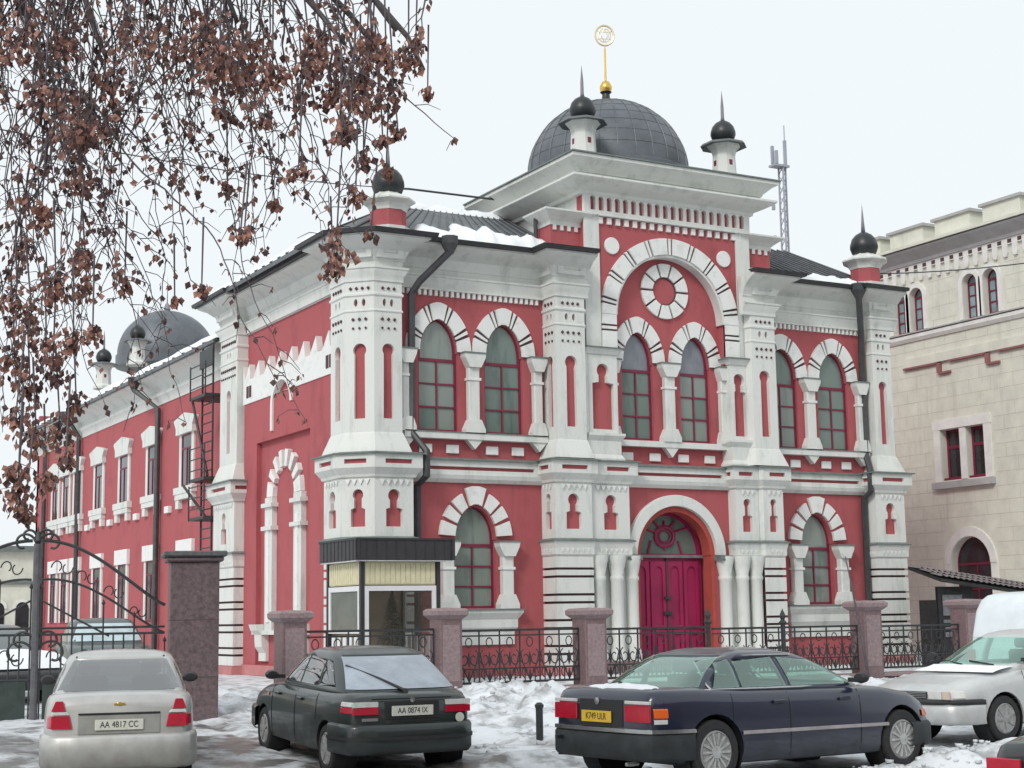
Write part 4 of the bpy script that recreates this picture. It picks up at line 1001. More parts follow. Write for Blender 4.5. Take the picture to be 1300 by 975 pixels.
for y0, y1 in ((6.95, 7.5), (4.95, 6.45), (2.9, 4.4), (.85, 2.35), (-1.2, .3), (-3.3, -1.8)):
    MB().box(CF, y0, y1, 13.55, 14.1, -.6, .12).build('parapet_block', CREAM, CB)
    MB().box(CF, y0-.1, y1+.1, 14.1, 14.19, -.7, .2).build('parapet_coping', GT, CB)
MB().box(CF, -9, 7.4, 13.45, 13.62, -.6, .1).build('parapet', CREAM, CB)
# stepped brick band: shallow notches with red soffits
sb = []
for k in range(4):
    a = 6.2-k*2.05
    MB().box(CF, a-1.55, a, 9.56, 9.62, .0, .1).build('stepped_band', mat('brick_soffit', (.28, .12, .12), .85), CB)
    MB().box(CF, a-2.05, a-1.55, 9.22, 9.28, .0, .1).build('stepped_band', MATS['brick_soffit'], CB)
    MB().box(CF, a-1.65, a-1.5, 9.28, 9.58, -.0, .1).build('stepped_band', MATS['brick_soffit'], CB)
MB().box(CF, -9, 6.2, 9.62, 9.9, 0, .1).build('stepped_band', CREAM, CB)
# ================================================================== dark shed
SH = thing('shed', 'dark lean-to shed with a grey tiled roof behind the last granite posts', 'shed', (15, -2, .5))
SHB = mat('black_boards', (.018, .018, .02), .6, .4, 8); TIL = mat('grey_brown_tiles', (.17, .145, .15), .7, .35, 9)
for i in range(12):
    MB().bx(13.5+i*.095, 13.59+i*.095, -2.98, -2.94, .5, 2.4-i*.02).build('board', SHB, SH)
MB().bx(13.6, 17.5, -2.9, -2.2, .4, 2.08).build('body', SHB, SH)
MB().bx(13.48, 14.7, -2.93, -2.9, .4, 2.4).build('body', SHB, SH)
for (z0, z1, c) in ((2.02, 2.2, .12), (1.7, 1.98, .16), (1.52, 1.6, .12), (1.35, 1.42, .1), (1.18, 1.3, .08)):
    MB().bx(13.62, 14.25, -3.01, -2.985, z0, z1).build('notice', mat('faded_notice', (.17, .17, .19), .7, .4, 10), SH)
for i in range(24):
    for j in range(3):
        x0 = 13.35+i*.19; y0 = -3.25+j*.36
        zz = lambda x, y: 2.66-(x-13.0)*.115+(y+3.25)*.3
        MB().add([(x0+.005, y0, zz(x0, y0)+.03), (x0+.185, y0, zz(x0+.19, y0)+.03), (x0+.185, y0+.38, zz(x0+.19, y0+.38)), (x0+.005, y0+.38, zz(x0, y0+.38)),
                  (x0+.095, y0, zz(x0+.1, y0)+.065), (x0+.095, y0+.38, zz(x0+.1, y0+.38)+.035)], [(0, 4, 5, 3), (4, 1, 2, 5)]).build('roof_tile', TIL, SH, recalc=False)
MB().add([(13.33, -3.26, 2.59), (17.95, -3.26, 2.06), (17.95, -2.16, 2.39), (13.33, -2.16, 2.92), (13.33, -3.26, 2.51), (17.95, -3.26, 1.98), (17.95, -2.16, 2.31), (13.33, -2.16, 2.84)],
         [(0, 1, 2, 3), (4, 7, 6, 5), (0, 4, 5, 1), (1, 5, 6, 2), (2, 6, 7, 3), (3, 7, 4, 0)]).build('roof', SHB, SH)
SH.location.x += .5
# ================================================================== street bits, mast, wires
BO = thing('bollard', 'short black iron bollard standing in the snow between the hatchback and the black sedan', 'bollard', (-2.97, -12.8, .1))
MB().lathe((-2.97, -12.8, gh(-2.97, -12.8)), [(.05, -.1), (.05, .42), (.062, .44), (.062, .47), (.03, .5), (0, .5)], 10).build('post', IRON, BO)
MA = thing('radio_mast', 'distant lattice telecom mast rising behind the synagogue roof', 'mast', (23.5, 13.8, 0))
MM = mat('mast_grey', (.35, .37, .42), .6, .1, 3)
mxy = (23.6, 13.9)
for a in (0, 1, 2):
    aa = a*2*pi/3; p = (mxy[0]+.15*cos(aa), mxy[1]+.15*sin(aa)); MB().tube([(p[0], p[1], 0), (p[0], p[1], 18.7)], .04, 5).build('leg', MM, MA)
for k in range(46):
    z = k*.4+.3
    for a in (0, 1, 2):
        p, q_ = [(mxy[0]+.15*cos(b_*2*pi/3), mxy[1]+.15*sin(b_*2*pi/3)) for b_ in (a, a+1)]
        MB().tube([(*p, z), (*q_, z+.4)], .016, 3).build('lattice_bar', MM, MA)
MB().bx(mxy[0]-.5, mxy[0]+.2, mxy[1]-.2, mxy[1]+.2, 18.6, 18.68).build('platform', MM, MA)
for dx, dy, z1 in ((-.45, 0, 19.4), (-.38, -.15, 19.2), (.16, 0, 19.7)): MB().bx(mxy[0]+dx-.05, mxy[0]+dx+.05, mxy[1]+dy-.05, mxy[1]+dy+.05, 18.7, z1).build('antenna', MM, MA)
MB().tube([(mxy[0]+.16, mxy[1], 19.6), (mxy[0]+.16, mxy[1], 20.3)], .03, 4).build('antenna', MM, MA)
for k in range(4): MB().bx(mxy[0]-.55, mxy[0]-.45, mxy[1]-.05, mxy[1]+.05, 16.9-k*1.2, 17.1-k*1.2).build('antenna', MM, MA)
def wire(a, b, sag, label, r=.018):
    a, b = Vector(a), Vector(b)
    o = MB().tube([a.lerp(b, t/24)-Vector((0, 0, sag*4*(t/24)*(1-t/24))) for t in range(25)], r, 4).build('overhead_wire', PIPE, None, label=label, cat='wire')
wire((15.5, .6, 11.05), (24.5, -7, 12.5), .5, 'thin black cable from the right turret towards the cream building')
wire((.9, .5, 11.7), (-13, -11, 8.6), .25, 'thin cable from the left turret into the bare tree', .012)
# ================================================================== far left background
BG = thing('low_cream_building', 'low cream building with a dark cornice beyond the gate on the far left', 'building', (-4, 44, .5))
o = MB().bx(-20, 3.2, 43, 55, 0, 5.2); o.build('wall', CREAM, BG)
MB().bx(-20.2, 3.4, 42.7, 43.2, 5.2, 5.45).build('cornice', LEDGE, BG); MB().bx(-20, 3.2, 42.9, 43.05, 3.7, 3.85).build('string_course', LEDGE, BG)
for k in range(8):
    x = -4.6+k*1.1
    fr = MB().prism(Fr((0, 43, 0), (1, 0, 0), (0, -1, 0)), parch(x, .9, 2.6, .3, .3, 8), -.02, .03).build('window', GLASSD, BG)
    vouss(Fr((0, 43, 0), (1, 0, 0), (0, -1, 0)), x, 2.6, .3, .3, .42, .42, 0, 1, 0, .06, 8).build('hood', CREAMT, fr)
YB = thing('yellow_building', 'pale yellow building with a snowy pitched roof behind the low cream one', 'building', (-6, 62, .5))
MB().bx(-26, 2.4, 60, 74, 0, 8.3).build('wall', mat('yellow_plaster', (.62, .55, .27), .85, .1, 1), YB)
MB().bx(-26, 2.6, 59.8, 60, 7.2, 7.45).build('cornice', CREAMT, YB)
MB().add([(-26, 59.3, 8.2), (3, 59.3, 8.2), (3, 67, 12.5), (-26, 67, 12.5), (3, 75, 8.2), (-26, 75, 8.2)], [(0, 1, 2, 3), (3, 2, 4, 5), (1, 4, 2), (0, 3, 5)]).build('roof', SNOW, YB)
for k in range(7): MB().bx(-20+k*3, -19+k*3, 59.93, 60.02, 4.6, 6.4).build('window', GLASSD, YB)

# ================================================================== unseen houses added behind the camera to darken fill and reflections
for i, (x0, x1, h_, colr, lb) in enumerate(((-62, -34, 14, (.30, .25, .2), 'unseen brown rendered house added behind the camera at left to darken reflections'), (-33, -6, 17, (.42, .36, .26), 'unseen ochre four storey house added behind the camera to darken reflections'), (-5, 24, 13, (.30, .14, .11), 'unseen brick house added behind the camera at right to darken reflections'), (25, 60, 16, (.33, .32, .3), 'unseen grey house added behind the camera at far right to darken reflections'))):
    B = thing('backdrop_house', lb, 'building', (x0, -62, 0), group='unseen houses added to darken reflections')
    MB().bx(x0, x1, -72, -60, -.3, h_).build('wall', mat('backdrop_wall_%s' % ('brown', 'ochre', 'brick', 'grey')[i], colr, .9, .15, .6), B)
    MB().bx(x0-.3, x1+.3, -72, -59.6, h_, h_+.3).build('cornice', LEDGE, B)
    FH_ = Fr((0, -60, 0), (1, 0, 0), (0, 1, 0)); x = x0+1.8
    while x < x1-2:
        for z in range(1, int(h_/3.3)+1): MB().box(FH_, x, x+1.2, z*3.3-1.9, z*3.3-.1, 0, .05).build('window', GLASSD, B)
        x += 2.9
# clods of dirty snow thrown up along the banks
cl = MB(); rs = random.Random(5)
for k in range(650):
    a = rs.random()
    if a < .45: x = rs.uniform(-4.5, 4.0); y = rs.gauss(-17.9+.22*(x+1), .35)
    elif a < .8: x = rs.uniform(-4.5, 1.5); y = rs.uniform(-14.5, -6.0)
    else: x = rs.uniform(-8, 12); y = rs.uniform(-20, -6.5)
    r = rs.uniform(.012, .038)*(1.7 if rs.random() < .12 else 1); z = gh(x, y)
    V_ = [Vector((x+r*sx*rs.uniform(.6, 1.2), y+r*sy*rs.uniform(.6, 1.2), z+r*(.5+.6*rs.random()) if sz else z-.01)) for sz in (0, 1) for sx, sy in ((-1, -1), (1, -1), (1, 1), (-1, 1))]
    cl.add(V_, [(0, 3, 2, 1), (4, 5, 6, 7), (0, 1, 5, 4), (1, 2, 6, 5), (2, 3, 7, 6), (3, 0, 4, 7)])
cl.build('snow_clods', mat('dirty_snow', (.62, .64, .66), .8, .3, 3, bump=.4, bscale=30), None, smooth=True, kind='stuff', label='loose clods of dirty snow scattered over the banks and the kerb')
# ================================================================== parked vehicles
TYRE = mat('tyre_rubber', (.022, .022, .023), .85, .3, 20); RIM = mat('alloy_rim', (.5, .5, .49), .4, .25, 14, metal=.5); RIMD = mat('dirty_hubcap', (.28, .28, .28), .6, .3, 16)
BLK = mat('black_plastic', (.02, .021, .022), .55, .25, 10); TAIL = mat('red_tail_lamp', (.45, .008, .03), .15, .15, 12, coat=.5); CLEAR = mat('clear_lamp', (.62, .62, .60), .15, .1, 12, coat=.5)
AMBER = mat('orange_lamp', (.7, .12, .02), .2); CHROME = mat('chrome_trim', (.55, .55, .55), .2, .1, 8, metal=.9); CARG = mat('car_glass', (.04, .06, .055), .06, .4, 1.5, spec=.8)
REARG = mat('snow_fogged_glass', (.36, .41, .47), .3, .3, 2.2, spec=.6); GREENG = mat('green_tinted_glass', (.12, .24, .18), .08, .5, 1.2, spec=.9)
PLW = mat('plate_white', (.62, .62, .55), .5, .1, 9); PLY = mat('plate_yellow', (.72, .46, .03), .5, .1, 9); INK = mat('plate_ink', (.02, .02, .03), .6)
SEAM = mat('panel_gap', (.008, .008, .009), .8)
def lin(tab, x):
    if x <= tab[0][0]: return tab[0][1:]
    for a, b in zip(tab, tab[1:]):
        if x <= b[0]:
            t = (x-a[0])/(b[0]-a[0]); t = t*t*(3-2*t)*.35+t*.65; return tuple(p+(q-p)*t for p, q in zip(a[1:], b[1:]))
    return tab[-1][1:]
def clearglass(name, tint, refl=1.0, rough=.02, ior=1.9, gt=(1, 1, 1)):
    M = bpy.data.materials.new(name); M.use_nodes = True; t = M.node_tree; t.nodes.clear()
    o = t.nodes.new('ShaderNodeOutputMaterial'); a = t.nodes.new('ShaderNodeBsdfTransparent'); a.inputs[0].default_value = (*tint, 1)
    g = t.nodes.new('ShaderNodeBsdfGlossy'); g.inputs['Roughness'].default_value = rough; g.inputs[0].default_value = (refl*gt[0], refl*gt[1], refl*gt[2], 1)
    lw = t.nodes.new('ShaderNodeLayerWeight'); lw.inputs[0].default_value = .5
    pw = t.nodes.new('ShaderNodeMath'); pw.operation = 'POWER'; pw.inputs[1].default_value = 3; t.links.new(lw.outputs['Facing'], pw.inputs[0])
    f = t.nodes.new('ShaderNodeMath'); f.operation = 'MULTIPLY_ADD'; r0 = ((ior-1)/(ior+1))**2; f.inputs[1].default_value = .9-r0; f.inputs[2].default_value = r0; t.links.new(pw.outputs[0], f.inputs[0]); m_ = t.nodes.new('ShaderNodeMixShader')
    t.links.new(f.outputs[0], m_.inputs[0]); t.links.new(a.outputs[0], m_.inputs[1]); t.links.new(g.outputs[0], m_.inputs[2]); t.links.new(m_.outputs[0], o.inputs[0]); MATS[name] = M; return M
CARG = clearglass('car_glass_clear', (.62, .68, .66)); GREENG = clearglass('car_glass_green', (.62, .90, .78), ior=2.6, gt=(.8, 1, .92)); DARKIN = mat('car_interior', (.03, .03, .032), .8, .2, 8)
class Car:
    """x forward, y left, z up, wheels on z = 0"""
    def __init__(s, name, label, cat, loc, hd, L, W, H, wb, rf, rw, top, bot, rings, paint, tilt=0, lower=None, group='parked cars', glass=CARG, rim=RIM, n=5):
        s.T = thing(name, label, cat, loc, hd, group, (0, -tilt)); s.T.rotation_mode = 'XYZ'
        ORG[s.T.name] = Vector((0, 0, 0)); s.L, s.W, s.rings, s.n = L, W, rings, n
        s.top, s.bot = top, bot; T = s.T; s.paint = paint
        xs = sorted(set([-L/2+L*i/56 for i in range(57)]+[-L/2+.015, -L/2+.04, L/2-.015, L/2-.04, -L/2+.1, L/2-.1])); rows = []
        for x in xs: rows.append(s.sec(x))
        o = MB().grid(rows, wrap=True); m_ = len(rows[0])
        o.f += [tuple(range(m_)), tuple((len(xs)-1)*m_+j for j in reversed(range(m_)))]
        body = o.build('body', paint, T, smooth=38); s.body = body
        s.xa = L/2-rf; s.xr = s.xa-wb; s.rw = rw
        cut = MB()
        for x in (s.xa, s.xr):
            for y in (-1, 1):
                R = rw*1.17; yy = y*(W/2-.14)
                pts = [(x+R*cos(2*pi*i/28), yy+w_, rw+R*sin(2*pi*i/28)) for w_ in (-.17, .3) for i in range(28)]
                cut.add(pts, [tuple(range(28)), tuple(28+i for i in reversed(range(28)))]+[(i, (i+1) % 28, 28+(i+1) % 28, 28+i) for i in range(28)])
        co_ = cut.build('cut', BLK, None); co_.parent = None
        md = body.modifiers.new('b', 'BOOLEAN'); md.operation = 'DIFFERENCE'; md.solver = 'EXACT'; md.object = co_; md.use_self = False
        # body has an identity local frame while it is cut
        body.parent = None; bpy.context.view_layer.update()
        me = bpy.data.meshes.new_from_object(body.evaluated_get(bpy.context.evaluated_depsgraph_get()))
        body.modifiers.clear(); body.data = me; me.name = 'body'; body.parent = T; bpy.data.objects.remove(co_)
        # greenhouse
        gr_ = []
        for z, xf, xr, w_ in rings: gr_.append(s.gring(z, xf, xr, w_))
        z, xf, xr, w_ = rings[-1]
        for k, dz in ((.93, .014), (.75, .03), (.45, .042), (.1, .048)):
            xc = (xf+xr)/2; gr_.append(s.gring(z+dz, xc+(xf-xc)*k, xc+(xr-xc)*k, w_*k))
        o = MB().grid(gr_, wrap=True); o.f.append(tuple((len(gr_)-1)*len(gr_[0])+j for j in range(len(gr_[0]))))
        s.cabin = o.build('cabin', paint, T, smooth=50); s.cut_s = []; s.cut_w = []
        for x, fr_ in ((s.xa, 1), (s.xr, 0)):
            for y in (-1, 1):
                yy = y*(W/2-.115)
                s.wheel(x, yy, y, rw, rim)
    def w(s, x):
        k = abs(2*x/s.L); return s.W/2*(.80+.20*max(0, 1-k**5)**.5)
    def sec(s, x):
        w_ = s.w(x); zt = lin(s.top, x)[0]; zb = lin(s.bot, x)[0]; h = zt-zb
        e = s.L/2-abs(x); sq = 1 if e > .04 else (.965 if e < .01 else .99)
        mid = (zt+zb)/2; P = [(0, zb), (w_*.8, zb), (w_*.95, zb+.03), (w_*.985, zb+.12), (w_, zb+h*.42), (w_*.998, zb+h*.62), (w_*.985, zt-.14), (w_*.965, zt-.07), (w_*.93, zt-.025), (w_*.86, zt), (w_*.5, zt+.016), (0, zt+.02)]
        P = [(y, mid+(z-mid)*sq) for y, z in P]
        return [Vector((x, y, z)) for y, z in P]+[Vector((x, -y, z)) for y, z in P[-2:0:-1]]
    def gring(s, z, xf, xr, w_, N_=48):
        xc = (xf+xr)/2; a = (xf-xr)/2; e = 2/s.n; out = []
        for i in range(N_):
            t = 2*pi*i/N_; c, q = cos(t), sin(t)
            out.append(Vector((xc+a*abs(c)**e*(1 if c >= 0 else -1), w_*abs(q)**e*(1 if q >= 0 else -1), z)))
        return out
    def ringat(s, z):
        R = s.rings
        for a, b in zip(R, R[1:]):
            if z <= b[0]: t = max(0, (z-a[0])/(b[0]-a[0])); return [p+(q-p)*t for p, q in zip(a[1:], b[1:])]
        return R[-1][1:]
    def side(s, x, z, y, off=.007):
        xf, xr, w_ = s.ringat(z); xc = (xf+xr)/2; a = (xf-xr)/2; k = min(.999, abs((x-xc)/a))
        return Vector((x, y*((w_)*(1-k**s.n)**(1/s.n)+off), z))
    def fr(s, y, z, d, off=.008):
        xf, xr, w_ = s.ringat(z); xc = (xf+xr)/2; a = (xf-xr)/2; k = min(.999, abs(y/w_))
        return Vector((xc+d*(a*(1-k**s.n)**(1/s.n)+off), y, z+.004))
    def sglass(s, poly, matl, name='side_window'):
        s.cut_s.append(poly)
        for y in (-1, 1):
            zs = [p[1] for p in poly]; z0, z1 = min(zs), max(zs); rows = []
            for j in range(9):
                z = z0+(z1-z0)*(j/8*.998+.001); xs = []
                for a, b in zip(poly, poly[1:]+poly[:1]):
                    if (a[1]-z)*(b[1]-z) <= 0 and a[1] != b[1]: xs.append(a[0]+(b[0]-a[0])*(z-a[1])/(b[1]-a[1]))
                x0, x1 = min(xs), max(xs); rows.append([s.side(x0+(x1-x0)*i/10, z, y) for i in range(11)])
            MB().grid(rows).build(name, matl, s.T, smooth=True)
    def wglass(s, z0, z1, w0, w1, d, matl, name):
        if 'door' not in name: s.cut_w.append((z0, z1, w0, w1, d))
        rows = []
        for j in range(9):
            z = z0+(z1-z0)*j/8; ww = w0+(w1-w0)*j/8; rows.append([s.fr(-ww+2*ww*i/14, z, d) for i in range(15)])
        return MB().grid(rows).build(name, matl, s.T, smooth=True)
    def open_cabin(s):
        """hollow the cabin, cut the window openings and put in seats"""
        me = s.cabin.data; b = bmesh.new(); b.from_mesh(me)
        low = [f for f in b.faces if len(f.verts) > 4 and f.calc_center_median().z < s.rings[1][0]]
        bmesh.ops.delete(b, geom=low, context='FACES'); b.to_mesh(me); b.free()
        cut = MB()
        for poly in s.cut_s:
            cx_ = sum(p[0] for p in poly)/len(poly); cz_ = sum(p[1] for p in poly)/len(poly)
            P = [(cx_+(x-cx_)*.95, cz_+(z-cz_)*.93) for x, z in poly]; cut.prism(Fr((0, 0, 0), (1, 0, 0), (0, 1, 0)), P, -1.2, 1.2)
        for z0, z1, w0, w1, d in s.cut_w:
            xm = (s.rings[-1][1] if d > 0 else s.rings[-1][2]); F = Fr((0, 0, 0), (0, 1, 0), (d, 0, 0))
            cut.prism(F, [(-w0+.02, z0+.01), (w0-.02, z0+.01), (w1-.02, z1-.01), (-w1+.02, z1-.01)], xm*d+.03, 2.6)
        co_ = cut.build('cut', BLK, None); ob = s.cabin; ob.parent = None
        m1 = ob.modifiers.new('s', 'SOLIDIFY'); m1.thickness = .035; m1.offset = -1
        md = ob.modifiers.new('b', 'BOOLEAN'); md.operation = 'DIFFERENCE'; md.solver = 'EXACT'; md.object = co_; md.use_self = True
        bpy.context.view_layer.update()
        me = bpy.data.meshes.new_from_object(ob.evaluated_get(bpy.context.evaluated_depsgraph_get()))
        ob.modifiers.clear(); ob.data = me; me.name = 'cabin'; ob.parent = s.T; bpy.data.objects.remove(co_)
        zt = lin(s.top, 0)[0]; rr = s.rings; x0, x1, w_ = rr[-1][2], rr[-1][1], rr[0][3]
        MB().bx(rr[1][2]+.12, rr[1][1]-.25, -w_+.07, w_-.07, zt-.05, zt+.026).build('parcel_shelf', DARKIN, s.T)
        H_ = rr[-1][0]
        for x in (x1-.42, x0+.12):
            for y in (-.36, .36):
                o = MB().box(LOC, x-.09, x+.03, zt-.05, H_-.26, y-.22, y+.22); q = o.build('seat', DARKIN, s.T, bevel=.04)
                MB().box(LOC, x-.08, x+.0, H_-.24, H_-.1, y-.12, y+.12).build('headrest', DARKIN, q, bevel=.03)
        MB().tube([(x1+.12+.15*cos(2*pi*i/16)*.3, .36+.17*sin(2*pi*i/16), zt+.03+.15*cos(2*pi*i/16)) for i in range(17)], .014, 5).build('steering_wheel', DARKIN, s.T)
    def wheel(s, x, yy, y, r, rim):
        T = s.T; o = MB(); F = Vector((x, yy, r))
        def lat(prof, n=28):
            m2 = MB(); m2.lathe((0, 0, 0), prof, n); m2.v = [Vector((x+p.x, yy+p.z*y, r+p.y)) for p in m2.v]; return m2
        wh = lat([(r*.62, -.09), (r*.9, -.1), (r, -.07), (r, .07), (r*.94, .095), (r*.72, .1), (r*.66, .085), (r*.66, -.05)]).build('wheel', TYRE, T, smooth=40)
        lat([(r*.67, .088), (r*.62, .1), (r*.58, .07), (r*.2, .055), (0, .06)]).build('rim', rim if rim is not RIM else RIMD, wh, smooth=40)
        sp = MB(); nsp = 14 if rim is RIM else 7
        for k in range(nsp):
            a = 2*pi*k/nsp; c, q = cos(a), sin(a); hw = .011 if nsp > 10 else .024
            for_ = [(r*.14, -hw), (r*.6, -hw*1.2), (r*.6, hw*1.2), (r*.14, hw)]
            pp = [Vector((x+u*c-v*q, yy+y*.1, r+u*q+v*c)) for u, v in for_]; pq = [Vector((x+u*c-v*q, yy+y*.06, r+u*q+v*c)) for u, v in for_]
            sp.add(pp+pq, [(0, 1, 2, 3), (4, 7, 6, 5), (0, 4, 5, 1), (1, 5, 6, 2), (2, 6, 7, 3), (3, 7, 4, 0)])
        m2 = MB(); m2.lathe((0, 0, 0), [(r*.2, .07), (r*.19, .108), (0, .115)], 14); m2.v = [Vector((x+p.x, yy+p.z*y, r+p.y)) for p in m2.v]
        sp.add(m2.v, m2.f); sp.build('spokes', rim, wh, kind='stuff')
        ln = MB(); R = r*1.165; rows = []
        for k in range(25):
            a = 2*pi*k/24; rows.append([Vector((x+q_*cos(a), s_*y+0, r+q_*sin(a))) for q_, s_ in ((R*.999, s.W/2-.03), (R*.999, s.W/2-.3), (.0, s.W/2-.3))])
        ln.grid(rows).build('wheel_arch_liner', SEAM, T)
    def strip(s, x0, x1, z0, z1, out, matl, name, ends=True, zf=None):
        """a band that follows the side and wraps round the ends"""
        rows = []; L2 = s.L/2
        for y in (-1, 1):
            row = []
            for i in range(25):
                x = x0+(x1-x0)*i/24; w_ = s.w(x)+out; dz = zf(x) if zf else 0
                row.append([Vector((x, y*(w_-.05), z1+dz)), Vector((x, y*w_, z1-.006+dz)), Vector((x, y*w_, z0+.006+dz)), Vector((x, y*(w_-.05), z0+dz))])
            MB().grid(row).build(name, matl, s.T, smooth=30)
    def bumper(s, d, z0, z1, out, matl, name, depth=.5, sub=None, wrap=None):
        L2 = s.L/2; pts = []; dep = depth
        path = []
        for i in range(9): x = L2-dep+(dep)*i/8; path.append((x, s.w(x)+out if x < L2-.03 else s.w(L2-.05)+out*.5))
        path.append((L2+out, s.w(L2)*.93)); path.append((L2+out*1.6, s.w(L2)*.6)); path.append((L2+out*1.8, 0))
        path = path+[(x, -y) for x, y in path[-2::-1]]
        rows = []
        for x, y in path: k = .985
        inn = [(x-.06 if abs(y) < s.w(L2)*.95 else x, y*.93) for x, y in path]
        for (x, y), (xi, yi) in zip(path, inn):
            cx_ = x-.012; rows.append([Vector((d*xi, yi, z1+.012)), Vector((d*(x-.02), y*.985, z1)), Vector((d*x, y, z1-.03)), Vector((d*x, y, z0+.04)), Vector((d*(x-.03), y*.98, z0)), Vector((d*xi, yi, z0-.01))])
        return MB().grid(rows).build(name, matl, s.T, smooth=45)
    def seam(s, pts, name='door_seam'):
        for y in (-1, 1):
            o = MB(); o.tube([Vector((x, y*(s.w(x)*f+.001), z)) for x, z, f in pts], .005, 4); o.build(name, SEAM, s.T)
    def seam_full(s, x, z0, z1): s.seam([(x, z0+(z1-z0)*i/8, s.wf(x, z0+(z1-z0)*i/8)) for i in range(9)])
    def wf(s, x, z):
        zt = lin(s.top, x)[0]; zb = lin(s.bot, x)[0]; tab = [(zb+.03, .95), (zb+.12, .985), (zb+(zt-zb)*.42, 1), (zb+(zt-zb)*.62, .998), (zt-.14, .985), (zt-.07, .965), (zt-.025, .93)]
        return lin(tab, z)[0]
    def onside(s, x0, x1, z0, z1, matl, name, out=.012, par=None, sides=(-1, 1)):
        for y in sides:
            rows = []
            for i in range(7):
                x = x0+(x1-x0)*i/6; rows.append([Vector((x, y*(s.w(x)*s.wf(x, z)+(out if 0 < k_ < 3 else 0)), z)) for k_, z in ((0, z0), (1, z0+(z1-z0)*.12), (2, z0+(z1-z0)*.88), (3, z1))])
            MB().grid(rows).build(name, matl, s.T, smooth=30)
    def endbox(s, d, y0, y1, z0, z1, matl, name, out=.02, th=.03, par=None, poly=None):
        F = Fr((d*s.L/2, 0, 0), (0, 1, 0), (d, 0, 0))
        o = MB().prism(F, poly or rect(y0, y1, z0, z1), out-th, out); return o.build(name, matl, par or s.T, bevel=.006)
    def plate_(s, d, z, w_, h, matl, text, out=.035, y=0):
        p = s.endbox(d, y-w_/2, y+w_/2, z-h/2, z+h/2, matl, 'number_plate', out, .012)
        M = Matrix.Translation((d*(s.L/2+out+.002), y, z)) @ (Matrix(((0, 0, -1), (-1, 0, 0), (0, 1, 0))).to_4x4() if d < 0 else Matrix(((0, 0, 1), (1, 0, 0), (0, 1, 0))).to_4x4())
        text_obj(text, 'plate_text', h*.82, M, INK, p, .82)
        return p
    def handle(s, x, z, matl=None):
        for y in (-1, 1):
            yy = y*s.w(x)*s.wf(x, z); F = Fr((0, 0, 0), (1, 0, 0), (0, 1, 0)) 
            MB().box(F, x-.09, x+.09, z-.018, z+.018, yy, yy+y*.03).build('door_handle', matl or s.paint, s.T, bevel=.008)
    def mirror(s, x, z, matl=None):
        for y in (-1, 1):
            yy = y*(s.ringat(z)[2]+.0); o = MB(); o.lathe((0, 0, 0), [(.0, -.05), (.06, -.045), (.085, 0), (.075, .05), (0, .06)], 12)
            o.v = [Vector((x+p.z*.9, yy+y*.14+p.x*1.15, z+.03+p.y*.75)) for p in o.v]
            o.box(Fr((0, 0, 0), (1, 0, 0), (0, 1, 0)), x-.03, x+.03, z-.02, z+.03, yy-y*.03, yy+y*.1)
            o.build('side_mirror', matl or s.paint, s.T, smooth=50)
def paint(name, c, coat=.6, dirt=None, rough=.35, metal=.25):
    return mat(name, c, rough, .12, 2.5, coat=coat, metal=metal, grime=dirt)
# dirt line: lower flanks of cars greyed by road spray
def dirty(M, z0, z1, col=(.10, .10, .10), rough=.8, amt=.85):
    t = M.node_tree; b = t.nodes['Principled BSDF']; src = b.inputs['Base Color'].links[0].from_socket
    tc = t.nodes.new('ShaderNodeTexCoord'); sp = t.nodes.new('ShaderNodeSeparateXYZ'); t.links.new(tc.outputs['Object'], sp.inputs[0])
    n = t.nodes.new('ShaderNodeTexNoise'); n.inputs['Scale'].default_value = 5; n.inputs['Detail'].default_value = 6; t.links.new(tc.outputs['Object'], n.inputs[0])
    ad = t.nodes.new('ShaderNodeMath'); ad.operation = 'MULTIPLY_ADD'; t.links.new(n.outputs[0], ad.inputs[0]); ad.inputs[1].default_value = .45; t.links.new(sp.outputs[2], ad.inputs[2])
    r = t.nodes.new('ShaderNodeMapRange'); t.links.new(ad.outputs[0], r.inputs[0]); r.inputs[1].default_value = z1+.22; r.inputs[2].default_value = z0+.22; r.inputs[4].default_value = amt
    x = t.nodes.new('ShaderNodeMix'); x.data_type = 'RGBA'; x.inputs[7].default_value = (*col, 1); t.links.new(r.outputs[0], x.inputs[0]); t.links.new(src, x.inputs[6]); t.links.new(x.outputs[2], b.inputs['Base Color'])
    q = t.nodes.new('ShaderNodeMapRange'); t.links.new(r.outputs[0], q.inputs[0]); q.inputs[3].default_value = b.inputs['Coat Weight'].default_value; q.inputs[4].default_value = 0; t.links.new(q.outputs[0], b.inputs['Coat Weight'])
    q = t.nodes.new('ShaderNodeMapRange'); t.links.new(r.outputs[0], q.inputs[0]); q.inputs[3].default_value = b.inputs['Roughness'].default_value; q.inputs[4].default_value = rough; t.links.new(q.outputs[0], b.inputs['Roughness'])
    return M
def hdg(deg): return radians(90-deg)      # deg from +y towards +x  ->  rotation of the x-forward car
